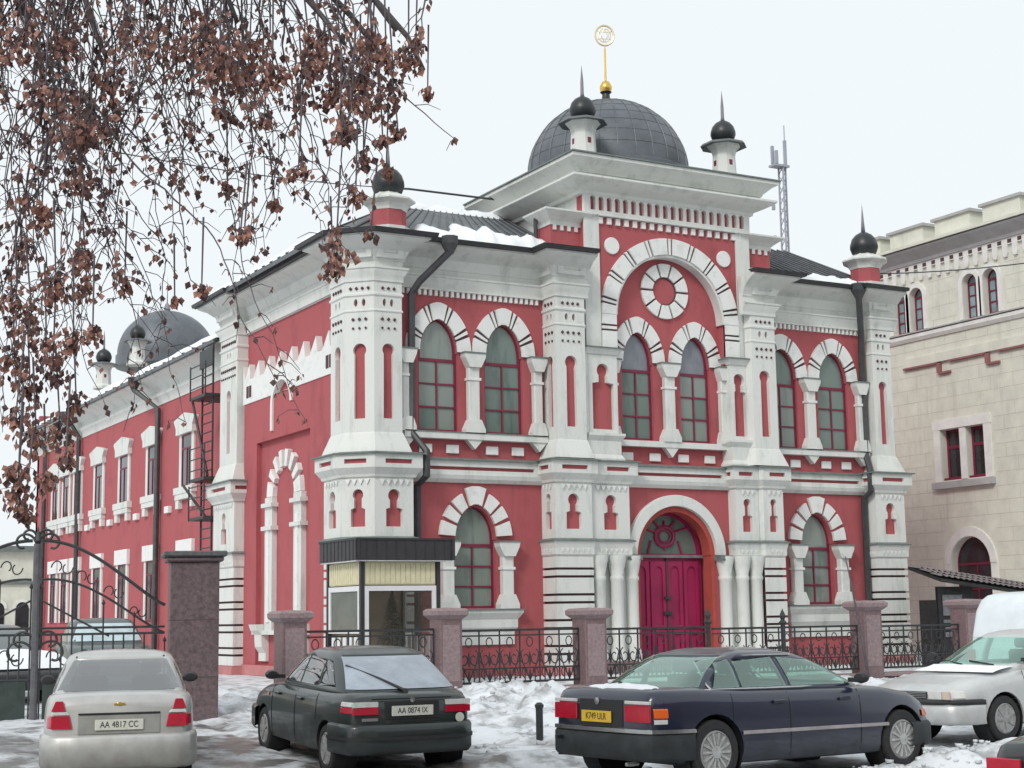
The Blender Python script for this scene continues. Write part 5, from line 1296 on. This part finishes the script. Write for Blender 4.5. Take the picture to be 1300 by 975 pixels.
# ---- black long saloon (side on, rear to the left)
BP = dirty(paint('deep_navy_paint', (.012, .016, .038), .8, rough=.3, metal=.1), .2, .5, (.03, .034, .038))
Lb, Wb = 4.36, 1.84
xf, xr = (.06, -16.45), (-2.95, -17.42)
S = Car('parked_sedan', 'long black navy saloon parked side on with snow on its boot lid', 'car', (-2.613, -16.966, .03), hdg(83), Lb, Wb, 1.43, 2.95, .60, .335,
        [(-2.18, .90), (-2.12, .97), (-2.0, .99), (-1.6, .995), (-.9, .97), (0, .96), (.9, .95), (1.3, .935), (1.8, .87), (2.0, .79), (2.13, .71), (2.18, .61)],
        [(-2.18, .32), (-2.0, .24), (-1.6, .19), (1.6, .19), (2.0, .24), (2.18, .30)],
        [(.92, 1.20, -1.72, .83), (.98, 1.06, -1.62, .815), (1.16, .68, -1.32, .725), (1.28, .38, -1.08, .65), (1.34, .18, -.92, .60), (1.362, .02, -.78, .55)], BP, tilt=radians(-.6), n=7)
S.sglass([(-1.30, .99), (-1.10, 1.25), (-.93, 1.285), (-.93, .99)], GREENG, 'quarter_window')
S.sglass([(-.89, .99), (-.89, 1.29), (-.28, 1.30), (-.22, .99)], GREENG)
S.sglass([(-.14, .99), (-.20, 1.30), (.28, 1.265), (.93, .99)], GREENG)
S.wglass(1.0, 1.305, .74, .55, -1, GREENG, 'rear_window'); S.wglass(1.0, 1.305, .74, .55, 1, GREENG, 'windscreen')
for y in (-1, 1):
    MB().tube([S.side(x, z, y, .012) for x, z in ((1.0, .98), (.30, 1.30), (.02, 1.325), (-.55, 1.325), (-.95, 1.31), (-1.14, 1.26), (-1.36, 1.02), (-1.34, .975))], .011, 5).build('window_trim', CHROME, S.T)
    MB().tube([S.side(x, .975, y, .012) for x in (-1.34, -.8, 0, .98)], .009, 5).build('window_trim', CHROME, S.T)
S.strip(-2.3, 2.3, .50, .535, .018, mat('dull_trim', (.34, .31, .32), .45, .2, 6), 'side_trim') if 0 else None
for a, b in ((-1.0, 1.32),): S.onside(a, b, .50, .54, mat('dull_trim', (.34, .31, .32), .45, .2, 6), 'side_trim', .014)
S.bumper(-1, .27, .55, .03, mat('grimy_bumper', (.022, .026, .028), .65, .4, 6), 'rear_bumper', .5); S.bumper(1, .25, .52, .04, MATS['grimy_bumper'], 'front_bumper', .45)
S.bumper(-1, .55, .58, .036, CHROME, 'bumper_trim', .5)
S.endbox(-1, -.36, .36, .60, .88, BLK, 'boot_recess', .012, .02)
for y in (-1, 1):
    S.endbox(-1, *sorted((y*.40, y*.79)), .66, .83, TAIL, 'tail_lamp', .022, .04); S.endbox(-1, *sorted((y*.40, y*.79)), .84, .875, CLEAR, 'reversing_lamp', .02, .04)
S.onside(-2.14, -1.99, .70, .80, AMBER, 'side_lamp', .012); S.onside(-2.14, -2.0, .64, .69, CLEAR, 'side_lamp', .012); S.onside(1.98, 2.13, .58, .66, AMBER, 'indicator_lamp', .014)
S.plate_(-1, .70, .50, .12, PLY, 'K749 ULR', .03, .06)
MB().lathe((0, 0, 0), [(.038, 0), (.038, .012), (0, .014)], 16).build('badge', CHROME, S.T).matrix_basis = Matrix.Translation((-Lb/2-.012, .05, .86)) @ Matrix.Rotation(-pi/2, 4, 'Y')
for x in (-.27, .86+.0, -1.12): S.seam_full(x, .25 if x > -1 else .62, .93)
for x in (-.42, .62-.0): S.handle(x-.02, .83)
S.seam([(-2.02+.0, .95-.35*i/6, S.wf(-2.02, .97-.35*i/6)) for i in range(7)], 'boot_seam')
S.mirror(.86, 1.02, BLK)
MB().tube([(-1.9, .0, 1.03), (-1.92, .0, 1.05)], .02, 6).build('boot_lock', BLK, S.T)
MB().lathe((0, 0, 0), [(.02, -.1), (.024, .0), (.02, .06)], 8).build('exhaust_pipe', CHROME, S.T).matrix_basis = Matrix.Translation((-Lb/2-.03, -.55, .24)) @ Matrix.Rotation(pi/2, 4, 'Y')
MB().bx(-Lb/2-.12, -Lb/2, .62, .66, .44, .48).build('tow_bracket', BLK, S.T)
# snow on the boot lid
rows = []
for i in range(13):
    row = []
    for j in range(13):
        u, v = i/12*2-1, j/12*2-1; d = u*u+v*v*(.8+.4*noise.noise(Vector((u, v, 3))))
        h = max(0, 1-d)**.5*.075*(1+.5*noise.noise(Vector((u*3, v*3, 1)))); x = -1.92+u*.22; xx = x; zz = .965+h
        if u < -.6 and abs(v+.25) < .45: zz -= .08*(-.6-u)/.4
        row.append(S_P := Vector((xx, -.12+v*.5, zz-.03*(d > 1)-.05*max(0, d-1))))
    rows.append(row)
sn = MB().grid(rows); m4 = S.T.matrix_basis.copy(); bpy.context.view_layer.update(); m4 = S.T.matrix_world
sn.v = [m4 @ p for p in sn.v]
sn.build('snow_patch', SNOW, None, smooth=True, kind='stuff', label='clump of snow lying on the boot lid of the black saloon')
S.open_cabin()
# ---- dark green-grey hatchback
HP = dirty(paint('dark_green_grey_paint', (.016, .024, .023), .6, rough=.35, metal=.1), .25, .5, (.04, .044, .044))
Hc = Car('parked_hatchback', 'dark green grey hatchback seen from behind with a wiper across its frosted rear window', 'car', (-5.68, -12.72, .075), hdg(4.2), 4.07, 1.68, 1.43, 2.6, .78, .285,
         [(-2.03, .82), (-1.98, .91), (-1.8, .955), (-1.0, .94), (0, .93), (.7, .93), (1.2, .88), (1.75, .76), (1.97, .66), (2.03, .56)],
         [(-2.03, .34), (-1.8, .25), (-1.2, .2), (1.2, .2), (1.8, .26), (2.03, .3)],
         [(.90, 1.02, -1.90, .765), (.97, .90, -1.83, .755), (1.15, .55, -1.48, .69), (1.30, .25, -1.16, .625), (1.36, .10, -.98, .59), (1.385, -.02, -.84, .55)], HP, tilt=radians(2.0), rim=RIMD, n=6)
Hc.sglass([(-1.42, .99), (-1.02, 1.27), (-.86, 1.295), (-.84, .985)], CARG, 'quarter_window')
Hc.sglass([(-.79, .985), (-.81, 1.30), (-.2, 1.315), (-.17, .985)], CARG); Hc.sglass([(-.11, .985), (-.14, 1.315), (.2, 1.285), (.74, .985)], CARG)
Hc.wglass(.985, 1.33, .68, .53, -1, REARG, 'rear_window'); Hc.wglass(.985, 1.33, .68, .53, 1, CARG, 'windscreen')
Hc.bumper(-1, .27, .60, .05, HP, 'rear_bumper', .5); Hc.bumper(-1, .43, .46, .064, BLK, 'bumper_groove', .5); Hc.bumper(1, .27, .56, .05, HP, 'front_bumper', .5)
Hc.endbox(-1, -.34, .34, .66, .86, BLK, 'plate_recess', .010, .02)
for y in (-1, 1):
    a, b = sorted((y*.42, y*.735)); Hc.endbox(-1, a, b, .72, .80, TAIL, 'tail_lamp', .02, .04, poly=[(a, .72), (b, .72), (b, .80), (a, .80)]); Hc.endbox(-1, a, b, .805, .865, CLEAR, 'indicator_lamp', .018, .04)
Hc.onside(-2.0, -1.78, .73, .80, TAIL, 'tail_lamp', .012); Hc.onside(-2.0, -1.78, .805, .86, CLEAR, 'indicator_lamp', .012); Hc.onside(1.0, 1.08, .74, .78, AMBER, 'side_repeater', .012)
Hc.plate_(-1, .755, .52, .115, PLW, 'AA 0874 IX', .03)
MB().lathe((0, 0, 0), [(.055, 0), (.055, .008), (0, .01)], 18).build('round_sticker', PLW, Hc.T).matrix_basis = Matrix.Translation((-2.035-.012, -.60, .655)) @ Matrix.Rotation(-pi/2, 4, 'Y')
MB().lathe((0, 0, 0), [(.03, 0), (.03, .008), (0, .01)], 14).build('badge', CHROME, Hc.T).matrix_basis = Matrix.Translation((-2.035-.008, .0, .88)) @ Matrix.Rotation(-pi/2, 4, 'Y')
for x in (-.14, .86, -.98): Hc.seam_full(x, .25 if x > -.9 else .6, .90)
for x in (-.3, .65): Hc.handle(x-.06, .80)
Hc.mirror(.70, 1.0)
MB().tube([Hc.fr(.02, .965, -1, .04), Hc.fr(.25, 1.1, -1, .03), Hc.fr(.55, 1.24, -1, .025)], [.02, .012, .01], 6).build('rear_wiper', BLK, Hc.T)
MB().tube([Hc.fr(.02, .955, -1, .02), Hc.fr(.02, .965, -1, .05)], .035, 8).build('wiper_pivot', BLK, Hc.T)
Hc.endbox(-1, -.5, .5, .885, .90, SEAM, 'tailgate_seam', .003, .01)
Hc.endbox(-1, .42, .62, .645, .68, mat('dull_badge', (.2, .2, .2), .5), 'model_badge', .012, .01)
Hc.open_cabin()
# ---- silver saloon seen from behind
SP = dirty(paint('silver_paint', (.50, .50, .48), .5, rough=.4, metal=.45), .28, .62, (.24, .23, .21), amt=.8)
Sv = Car('parked_sedan', 'silver saloon seen squarely from behind at the left edge of the picture', 'car', (-8.54, -12.11, .0), hdg(15.3), 4.3, 1.68, 1.5, 2.48, .82, .29,
         [(-2.15, .95), (-2.08, 1.03), (-1.9, 1.06), (-1.3, 1.05), (-.6, .98), (.7, .97), (1.2, .93), (1.8, .82), (2.05, .7), (2.15, .6)],
         [(-2.15, .27), (-1.9, .22), (-1.2, .19), (1.2, .19), (1.9, .25), (2.15, .3)],
         [(.96, 1.25, -1.62, .775), (1.03, 1.10, -1.52, .765), (1.22, .72, -1.27, .70), (1.38, .35, -1.02, .63), (1.44, .18, -.88, .595), (1.462, .05, -.74, .55)], SP, tilt=radians(.5), rim=RIMD, n=6)
Sv.sglass([(-1.2, 1.05), (-.95, 1.33), (-.8, 1.36), (-.78, 1.05)], CARG, 'quarter_window'); Sv.sglass([(-.73, 1.05), (-.75, 1.37), (-.15, 1.39), (-.12, 1.05)], CARG); Sv.sglass([(-.06, 1.05), (-.09, 1.39), (.3, 1.34), (.95, 1.05)], CARG)
RG = clearglass('rear_glass_reflecting', (.26, .29, .33), 1.0, .03, 3.0)
Sv.wglass(1.07, 1.40, .70, .53, -1, RG, 'rear_window'); Sv.wglass(1.05, 1.40, .70, .53, 1, CARG, 'windscreen')
Sv.bumper(-1, .26, .62, .05, SP, 'rear_bumper', .45); Sv.bumper(1, .27, .56, .05, SP, 'front_bumper', .5)
Sv.endbox(-1, -.44, .44, .635, .84, mat('silver_recess', (.30, .30, .28), .5, .15, 5), 'plate_recess', .012, .02)
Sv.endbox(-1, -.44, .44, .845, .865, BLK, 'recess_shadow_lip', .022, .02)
for y in (-1, 1):
    for z0, z1, m_, w0, w1 in ((.70, .84, TAIL, .50, .72), (.85, .885, CLEAR, .53, .71), (.89, 1.0, TAIL, .57, .68)):
        Sv.endbox(-1, 0, 0, 0, 0, m_, 'tail_lamp', .02, .05, poly=[(y*w0, z0), (y*.725, z0), (y*(w1), z1), (y*(w0+.03), z1)])
Sv.onside(-2.12, -1.98, .70, .84, TAIL, 'tail_lamp', .012)
Sv.plate_(-1, .735, .52, .115, PLW, 'AA 4817 CC', .03)
Sv.endbox(-1, -.065, .065, .945, .97, GOLD, 'badge', .012, .012, poly=[(-.065, .948), (-.02, .948), (-.02, .94), (.02, .94), (.02, .948), (.065, .948), (.06, .968), (.02, .968), (.02, .976), (-.02, .976), (-.02, .968), (-.06, .968)])
for x in (-.1, .95, -.95): Sv.seam_full(x, .25 if x > -.9 else .6, .95)
for x in (-.3, .75): Sv.handle(x-.06, .86)
Sv.mirror(.86, 1.08, BLK)
for y in (-.5, .5): MB().tube([Sv.fr(y, 1.41, -1, .0)+Vector((.05, 0, .02)), Sv.fr(y, 1.41, -1, .0)+Vector((1.0, 0, .045))], .012, 5).build('roof_seam', SEAM, Sv.T)
Sv.open_cabin()
# ---- silver estate on the right, nose to the left
WP = dirty(paint('silver_white_paint', (.56, .57, .57), .5, rough=.4, metal=.3), .25, .5, (.33, .32, .31), amt=.6)
Wg = Car('parked_estate_car', 'silver white car facing left with a snowy bonnet behind the black saloon', 'car', (3.51, -15.34, .08), hdg(-93), 4.55, 1.72, 1.45, 2.62, .92, .30,
         [(-2.27, .92), (-2.2, .98), (-1.5, .98), (0, .95), (.7, .945), (1.1, .90), (1.7, .82), (2.1, .73), (2.22, .66), (2.27, .58)],
         [(-2.27, .3), (-1.9, .22), (1.4, .2), (2.0, .24), (2.27, .3)],
         [(.90, 1.25, -2.15, .79), (.98, 1.08, -2.10, .775), (1.18, .66, -1.95, .71), (1.34, .30, -1.80, .64), (1.40, .12, -1.7, .60), (1.42, 0, -1.6, .56)], WP, rim=RIMD, n=6)
Wg.sglass([(-1.8, 1.0), (-1.75, 1.33), (-.98, 1.35), (-.95, 1.0)], CARG, 'quarter_window'); Wg.sglass([(-.9, 1.0), (-.92, 1.35), (-.15, 1.355), (-.12, 1.0)], CARG); Wg.sglass([(-.06, 1.0), (-.09, 1.355), (.28, 1.30), (.9, 1.0)], CARG)
Wg.wglass(1.0, 1.345, .71, .55, 1, clearglass('windscreen_green', (.55, .92, .76), ior=3.0, gt=(.75, 1, .9)), 'windscreen'); Wg.wglass(1.0, 1.34, .7, .55, -1, CARG, 'rear_window')
Wg.bumper(1, .25, .50, .05, WP, 'front_bumper', .5); Wg.bumper(1, .50, .56, .06, BLK, 'bumper_strip', .5); Wg.bumper(-1, .25, .56, .05, WP, 'rear_bumper', .5)
Wg.endbox(1, -.34, .34, .575, .67, BLK, 'grille', .012, .02)
for i in range(4): Wg.endbox(1, -.33, .33, .585+i*.022, .592+i*.022, CHROME, 'grille_bar', .018, .01)
for y in (-1, 1):
    Wg.endbox(1, *sorted((y*.37, y*.60)), .57, .68, CLEAR, 'headlamp', .022, .04); Wg.endbox(1, *sorted((y*.615, y*.73)), .57, .68, mat('indicator_glass', (.6, .5, .42), .2), 'indicator_lamp', .02, .04)
Wg.onside(2.05, 2.24, .575, .68, CLEAR, 'indicator_lamp', .012)
Wg.endbox(1, -.26, .26, .36, .47, PLW, 'number_plate', .085, .02)
for x in (-.1, .95, -1.1): Wg.seam_full(x, .25 if x > -1 else .6, .92)
for x in (-.3, .75): Wg.handle(x-.06, .84)
Wg.mirror(.82, 1.05, BLK)
for y0 in (-.1, .45): MB().tube([Wg.fr(y0, .985, 1, .03), Wg.fr(y0-.5, 1.03, 1, .02)], .012, 5).build('wiper', BLK, Wg.T)
# snow lying at the foot of the windscreen
bpy.context.view_layer.update(); m4 = Wg.T.matrix_world
rows = [[m4 @ Vector((1.42-.42*v+.12*noise.noise(Vector((u*2, v, 2))), (u*2-1)*.72, .90+.075*v+.05*sin(pi*min(1, v*1.05))*(.8+.6*noise.noise(Vector((u*5, v*3, 7))))*(1 if 0 < i < 16 else 0))) for v in [j/6 for j in range(7)]] for i, u in enumerate([i/16 for i in range(17)])]
MB().grid(rows).build('snow_patch', SNOW, None, smooth=True, kind='stuff', label='snow drift along the foot of the windscreen of the silver white car')
Wg.open_cabin()
# ---- white van behind it
VP = mat('white_van_paint', (.70, .76, .79), .45, .06, 3, coat=.4)
V = Car('parked_van', 'white panel van standing behind the silver white car at the right edge', 'van', (8.6, -12.1, .2), hdg(86), 4.4, 1.75, 1.95, 2.7, .8, .3,
        [(-2.2, .98), (-2.1, 1.0), (1.2, 1.0), (1.6, .95), (2.1, .8), (2.2, .7)], [(-2.2, .32), (-1.8, .24), (1.7, .24), (2.2, .3)],
        [(.95, 1.5, -2.17, .86), (1.2, 1.1, -2.14, .845), (1.6, .6, -2.06, .79), (1.78, .35, -1.96, .74), (1.86, .15, -1.85, .68), (1.885, .05, -1.75, .62)], VP, group='parked cars', n=9)
V.sglass([(.05, 1.08), (.03, 1.68), (.3, 1.62), (1.0, 1.08)], CARG)
for y in (-1, 1):
    for (x0, x1) in ((-1.85, -.95), (-.85, -.05)):
        P4 = [(x0, 1.1), (x0+.02, 1.62), (x0+.1, 1.7), (x1-.1, 1.7), (x1, 1.62), (x1, 1.1), (x0, 1.1)]
        MB().tube([V.side(x, z, y, .004) for x, z in P4], .014, 5).build('pressed_panel_edge', VP, V.T)
V.wglass(1.15, 1.7, .7, .6, -1, VP, 'rear_door_panel'); V.wglass(1.08, 1.72, .74, .62, 1, CARG, 'windscreen')
V.bumper(-1, .3, .55, .05, BLK, 'rear_bumper', .3)
for y in (-1, 1): V.endbox(-1, *sorted((y*.60, y*.74)), .7, .95, TAIL, 'tail_lamp', .02, .04)
# ---- dark car in the bottom right corner
DP = dirty(paint('near_black_green_paint', (.016, .022, .022), .7), .2, .4, (.05, .05, .05))
Dc = Car('parked_car', 'dark car cut by the bottom right corner, its boot and red tail lamp showing', 'car', (-3.15, -23.72, -.06), hdg(80), 4.3, 1.7, 1.4, 2.5, .85, .29,
         [(-2.15, .84), (-2.06, .93), (-1.8, .96), (-1.2, .95), (0, .93), (1.2, .9), (2.15, .6)], [(-2.15, .3), (-1.8, .22), (1.8, .22), (2.15, .3)],
         [(.90, 1.0, -1.4, .77), (1.1, .7, -1.15, .71), (1.3, .3, -.8, .63), (1.36, .1, -.6, .56)], DP, rim=RIMD, n=6)
Dc.sglass([(-.95, .98), (-.7, 1.25), (-.1, 1.27), (-.05, .98)], CARG); Dc.wglass(.97, 1.28, .66, .52, -1, CARG, 'rear_window')
Dc.bumper(-1, .27, .58, .05, DP, 'rear_bumper', .4)
for y in (-1, 1):
    a, b = sorted((y*.48, y*.755)); Dc.endbox(-1, a, b, .60, .83, TAIL, 'tail_lamp', .022, .04)
Dc.onside(-2.14, -1.97, .60, .83, TAIL, 'tail_lamp', .012)
# ---- cars standing in the yard beyond the gate
Yc = Car('parked_car', 'dark car with a pale windscreen standing in the yard behind the right gate leaf', 'car', (-5.35, .9, .5), hdg(188), 4.2, 1.68, 1.45, 2.5, .85, .29,
         [(-2.1, .9), (-1.2, .95), (.9, .93), (1.3, .88), (2.1, .6)], [(-2.1, .3), (2.1, .3)],
         [(.90, 1.1, -1.6, .76), (1.1, .75, -1.3, .71), (1.35, .3, -.9, .62), (1.4, .1, -.8, .57)], mat('dark_green_car_paint', (.03, .045, .043), .4, .1, 3, coat=.5), rim=RIMD, n=6)
Yc.wglass(.98, 1.33, .68, .53, 1, mat('frosted_windscreen', (.45, .55, .58), .3, .2, 3), 'windscreen')
Yc.sglass([(-.9, .98), (-.7, 1.3), (.2, 1.32), (.75, .98)], CARG); Yc.bumper(1, .3, .56, .05, BLK, 'front_bumper', .4)
for y in (-1, 1): Yc.endbox(1, *sorted((y*.45, y*.72)), .52, .60, CLEAR, 'headlamp', .03, .05)
Yd = Car('parked_car', 'snow covered car with a grey roof behind the left gate leaf', 'car', (-8.0, -1.2, .4), hdg(170), 4.2, 1.68, 1.45, 2.5, .85, .29,
         [(-2.1, .9), (-1.2, .95), (.9, .93), (1.3, .88), (2.1, .6)], [(-2.1, .3), (2.1, .3)],
         [(.90, 1.1, -1.6, .76), (1.1, .75, -1.3, .71), (1.35, .3, -.9, .62), (1.4, .1, -.8, .57)], mat('grey_car_paint', (.12, .12, .125), .4, .1, 3, coat=.5), rim=RIMD, n=6)
Yd.wglass(.98, 1.33, .68, .53, 1, CARG, 'windscreen'); Yd.bumper(1, .3, .56, .05, BLK, 'front_bumper', .4)
bpy.context.view_layer.update(); m4 = Yd.T.matrix_world
rows = [[m4 @ Vector((1.12+.95*v, (u*2-1)*.74, .925-.26*v*v+.07*sin(pi*u)**.5*(1+.4*noise.noise(Vector((u*4, v*4, 2))))*(1 if 0 < j < 6 else 0))) for j, v in enumerate([j/6 for j in range(7)])] for u in [i/10 for i in range(11)]]
MB().grid(rows).build('snow_patch', SNOW, None, smooth=True, kind='stuff', label='snow covering the bonnet of the grey car behind the left gate leaf')
# ================================================================== the hanging tree at the upper left
rnd = random.Random(21)
BARK = mat('tree_bark', (.10, .09, .092), .9, .35, 9, bump=.4, bscale=30); TWIG = mat('twig_bark', (.12, .105, .115), .9, .3, 20)
LEAF = mat('dry_brown_leaf', (.33, .165, .125), .8, .45, 26); LEAFD = mat('dark_dry_leaf', (.12, .07, .068), .85, .4, 24)
FH = Vector((sin(YAW), cos(YAW), 0)); RH = RT
def cp_(lat, D, z): v = CAMP+FH*D+RH*lat; return Vector((v.x, v.y, z))
base = cp_(-5.2, 12.5, 0)
TR = thing('bare_tree', 'old tree with hanging twigs and dry brown leaves reaching in from the upper left', 'tree', (base.x, base.y, 0))
trk = [base+Vector((.1*sin(k), .1*cos(k*1.3), k*1.25)) for k in range(7)]; trk[0].z = -.1
MB().tube(trk, [.34, .3, .27, .25, .23, .2, .16], 12).build('trunk', BARK, TR, smooth=True)
crown = trk[-1]
def zpix(py, D): return 1.8+(785-py)/2000*D*1.0
def lat(px, D): return (px-650)/2000*D
def bez(a, b, c, d, n):
    return [a*(1-t)**3+b*3*t*(1-t)**2+c*3*t*t*(1-t)+d*t**3 for t in [i/n for i in range(n+1)]]
# lower outline of the hanging crown, as (lateral in the view at 11.5 m, height)
low = [(-60, 640), (0, 650), (60, 590), (95, 470), (120, 380), (140, 320), (165, 250), (185, 220), (200, 300), (235, 350), (262, 330), (300, 295), (335, 250), (360, 300), (400, 335), (430, 345), (455, 280), (480, 250), (505, 190), (520, 130), (545, 110), (560, 60)]
def lowy(px):
    for a, b in zip(low, low[1:]):
        if a[0] <= px <= b[0]: return a[1]+(b[1]-a[1])*(px-a[0])/(b[0]-a[0])
    return 40
boughs = []; leaves = {0: ([], []), 1: ([], [])}
tips = [(575, -60, 10.9), (545, 60, 11.8), (500, 60, 12.4), (540, -200, 10.6), (470, -90, 12), (400, -150, 11.2), (330, -110, 12.6), (250, -140, 10.9), (160, -90, 11.6), (80, -120, 12.3), (10, -60, 11), (-50, 0, 12), (430, 30, 11.8), (300, -10, 11.4), (120, 40, 11.9), (40, 130, 12.2), (505, 10, 11.2), (370, -60, 10.7)]
def wob(p, k): return p+Vector((rnd.uniform(-k, k), rnd.uniform(-k, k), rnd.uniform(-k, k)))
for px, py, D in tips:
    e = cp_(lat(px, D), D, zpix(py, D)); s_ = crown+Vector((0, 0, rnd.uniform(.2, 2.2)))
    m1 = s_.lerp(e, .35)+Vector((0, 0, 1.5)); m2 = s_.lerp(e, .8)+Vector((0, 0, .9))
    P = bez(s_, m1, m2, e, 16); P = [P[0]]+[wob(p, .04) for p in P[1:]]
    boughs.append(P); MB().tube(P, [.055*(1-i/17)**.8+.012 for i in range(17)], 7).build('bough', BARK, TR, smooth=True)
def leaf(p, size, kind, hang=True):
    V, F = leaves[kind]; b = len(V)
    a = rnd.random()*2*pi; d = Vector((cos(a)*.5, sin(a)*.5, -1 if hang else rnd.uniform(-1, .3))).normalized()
    s = d.cross(Vector((rnd.uniform(-1, 1), rnd.uniform(-1, 1), .2))).normalized(); n = d.cross(s)
    L = size*rnd.uniform(.7, 1.3); w = L*rnd.uniform(.28, .5); bend = n*L*rnd.uniform(-.25, .25)
    V += [p, p+d*L*.45+s*w+bend, p+d*L, p+d*L*.45-s*w+bend*-.6, p+d*L*.5+n*L*.12]; F += [(b, b+1, b+4), (b+1, b+2, b+4), (b+2, b+3, b+4), (b+3, b, b+4)]
tw = MB()
def strand(p0, length, dens, D):
    n = max(4, int(length/.11)); p = p0.copy(); pts = [p.copy()]; d = Vector((rnd.uniform(-.5, .9), rnd.uniform(-.6, .6), -1))
    for i in range(n):
        d = (d+Vector((rnd.uniform(-.36, .36), rnd.uniform(-.36, .36), -.13))).normalized(); p = p+d*length/n; pts.append(p.copy())
    tw.tube(pts, [.0075*(1-i/(n+1))+.0028 for i in range(n+1)], 4)
    for i in range(1, len(pts)):
        if rnd.random() < .55:   # side twig
            q = pts[i]; a = rnd.random()*2*pi; e = q+Vector((cos(a)*rnd.uniform(.08, .26), sin(a)*rnd.uniform(.08, .26), rnd.uniform(-.22, .02)))
            m_ = q.lerp(e, .5)+Vector((0, 0, .03)); tw.tube([q, m_, e], [.005, .004, .0025], 3, False)
            if rnd.random() < dens:
                for k in range(rnd.choice((1, 2, 3))): leaf(wob(e, .018), .056, 1 if rnd.random() < .55 else 0)
        if rnd.random() < dens*.75:
            for k in range(rnd.choice((1, 2, 2))): leaf(wob(pts[i], .025), .058, 1 if rnd.random() < .5 else 0)
    if rnd.random() < .7:
        for k in range(rnd.choice((2, 3, 4))): leaf(wob(pts[-1], .03), .06, 1 if rnd.random() < .6 else 0)
# strands fall from the boughs
cnt = 0; tries = 0
while cnt < 150 and tries < 9000:
    tries += 1; P = rnd.choice(boughs); i = rnd.randint(3, 15); t = rnd.random(); p = P[i].lerp(P[i+1] if i < 16 else P[i], t)
    rel = p-CAMP; D = rel.dot(FH); px = 650+rel.dot(RH)/D*2000; py = 785-(p.z-1.8)/D*2000
    if px < -90 or px > 560 or py > 420: continue
    ly = lowy(px)*rnd.uniform(.35, 1.0) if rnd.random() < .72 else lowy(px)
    if ly-py < 40: continue
    ln = (ly-max(py, -160))/2000*D
    p2 = p.copy()
    if py < -160: p2.z = zpix(-160, D)
    dens = .62 if ly < 170 else (.5 if px < 170 else .34)
    strand(p if py > -160 else p, (ly-py)/2000*D, dens, D); cnt += 1
# clumps of leaves and winged seeds
clumps = [(270, 60, 30, 60), (310, 40, 35, 55), (340, 70, 28, 45), (250, 20, 30, 45), (400, 25, 28, 40), (430, 60, 25, 40), (300, 75, 20, 30), (100, 130, 32, 65), (130, 80, 22, 34), (85, 145, 22, 36), (40, 90, 22, 24), (275, 120, 10, 14), (330, 130, 10, 14), (470, 70, 16, 20), (490, 45, 12, 14), (445, 110, 14, 18), (440, 150, 10, 14), (460, 190, 12, 16), (485, 160, 8, 10), (450, 235, 12, 14), (375, 200, 12, 14),
          (300, 285, 9, 10), (282, 222, 9, 10), (343, 243, 7, 8), (305, 282, 9, 9), (425, 305, 18, 22), (420, 330, 12, 16), (470, 285, 8, 8), (90, 310, 18, 26), (60, 350, 20, 28), (70, 540, 22, 30), (90, 500, 14, 22), (30, 480, 20, 22), (20, 590, 18, 22), (50, 430, 18, 20), (15, 300, 15, 18), (150, 10, 30, 30), (200, 30, 26, 24), (10, 20, 30, 34), (60, 20, 24, 22), (520, 50, 18, 24), (545, 95, 8, 10), (500, 90, 18, 24), (480, 110, 18, 24), (470, 20, 18, 26), (415, 100, 16, 22), (390, 60, 20, 26), (455, 85, 16, 22), (530, 25, 10, 12), (505, 150, 10, 12), (490, 200, 10, 12), (430, 140, 14, 18), (465, 40, 16, 24), (20, 620, 20, 30), (10, 450, 22, 30), (60, 460, 20, 28), (85, 420, 16, 22), (30, 400, 22, 28), (10, 370, 20, 26), (100, 350, 16, 22), (55, 600, 14, 20), (80, 570, 12, 16), (40, 550, 18, 24), (15, 520, 16, 20), (250, 355, 9, 10), (215, 370, 7, 9), (150, 345, 12, 16), (90, 205, 16, 20), (40, 250, 18, 22), (110, 410, 12, 16), (380, 100, 14, 16), (30, 640, 12, 14)]
for px, py, r, n in clumps:
    D0 = rnd.uniform(10.6, 12.4); c = cp_(lat(px, D0), D0, zpix(py, D0)); R = r/2000*D0
    st = c+Vector((rnd.uniform(-.05, .05), rnd.uniform(-.05, .05), R*1.6+.45)); tw.tube([st, c+Vector((0, 0, R)), c], [.008, .006, .004], 4)
    for k in range(int(n*2.5)):
        q = c+Vector((rnd.gauss(0, .55)*R, rnd.gauss(0, .6)*R, rnd.gauss(0, .55)*R))
        leaf(q, .06, 0 if rnd.random() < .68 else 1)
        if k % 5 == 0: tw.tube([c+Vector((0, 0, R*.6)), q], [.004, .002], 3, False)
tw.build('twigs', TWIG, TR, kind='stuff')
for k, m_ in ((0, LEAF), (1, LEAFD)):
    o = MB(); V, F = leaves[k]; o.v = V; o.f = F; o.build('dry_leaves', m_, TR, kind='stuff', recalc=False, label='rust brown dry leaves' if k == 0 else 'dark curled leaves')
# thin sapling by the right granite post and twigs at the right edge
sp = thing('sapling', 'thin bare sapling leaning in front of the right ground floor window', 'tree', (10.6, -6.3, .3))
pts = [Vector((9.35, -5.6, .25)), Vector((9.2, -5.6, 1.2)), Vector((8.9, -5.7, 2.3)), Vector((8.75, -5.7, 3.0))]
MB().tube(pts, [.035, .03, .02, .01], 6).build('trunk', TWIG, sp, smooth=True)
for k in range(7):
    a = pts[1].lerp(pts[3], k/7); MB().tube([a, a+Vector((rnd.uniform(-.4, .4), rnd.uniform(-.2, .2), rnd.uniform(.2, .5)))], [.01, .004], 4).build('branch', TWIG, sp)
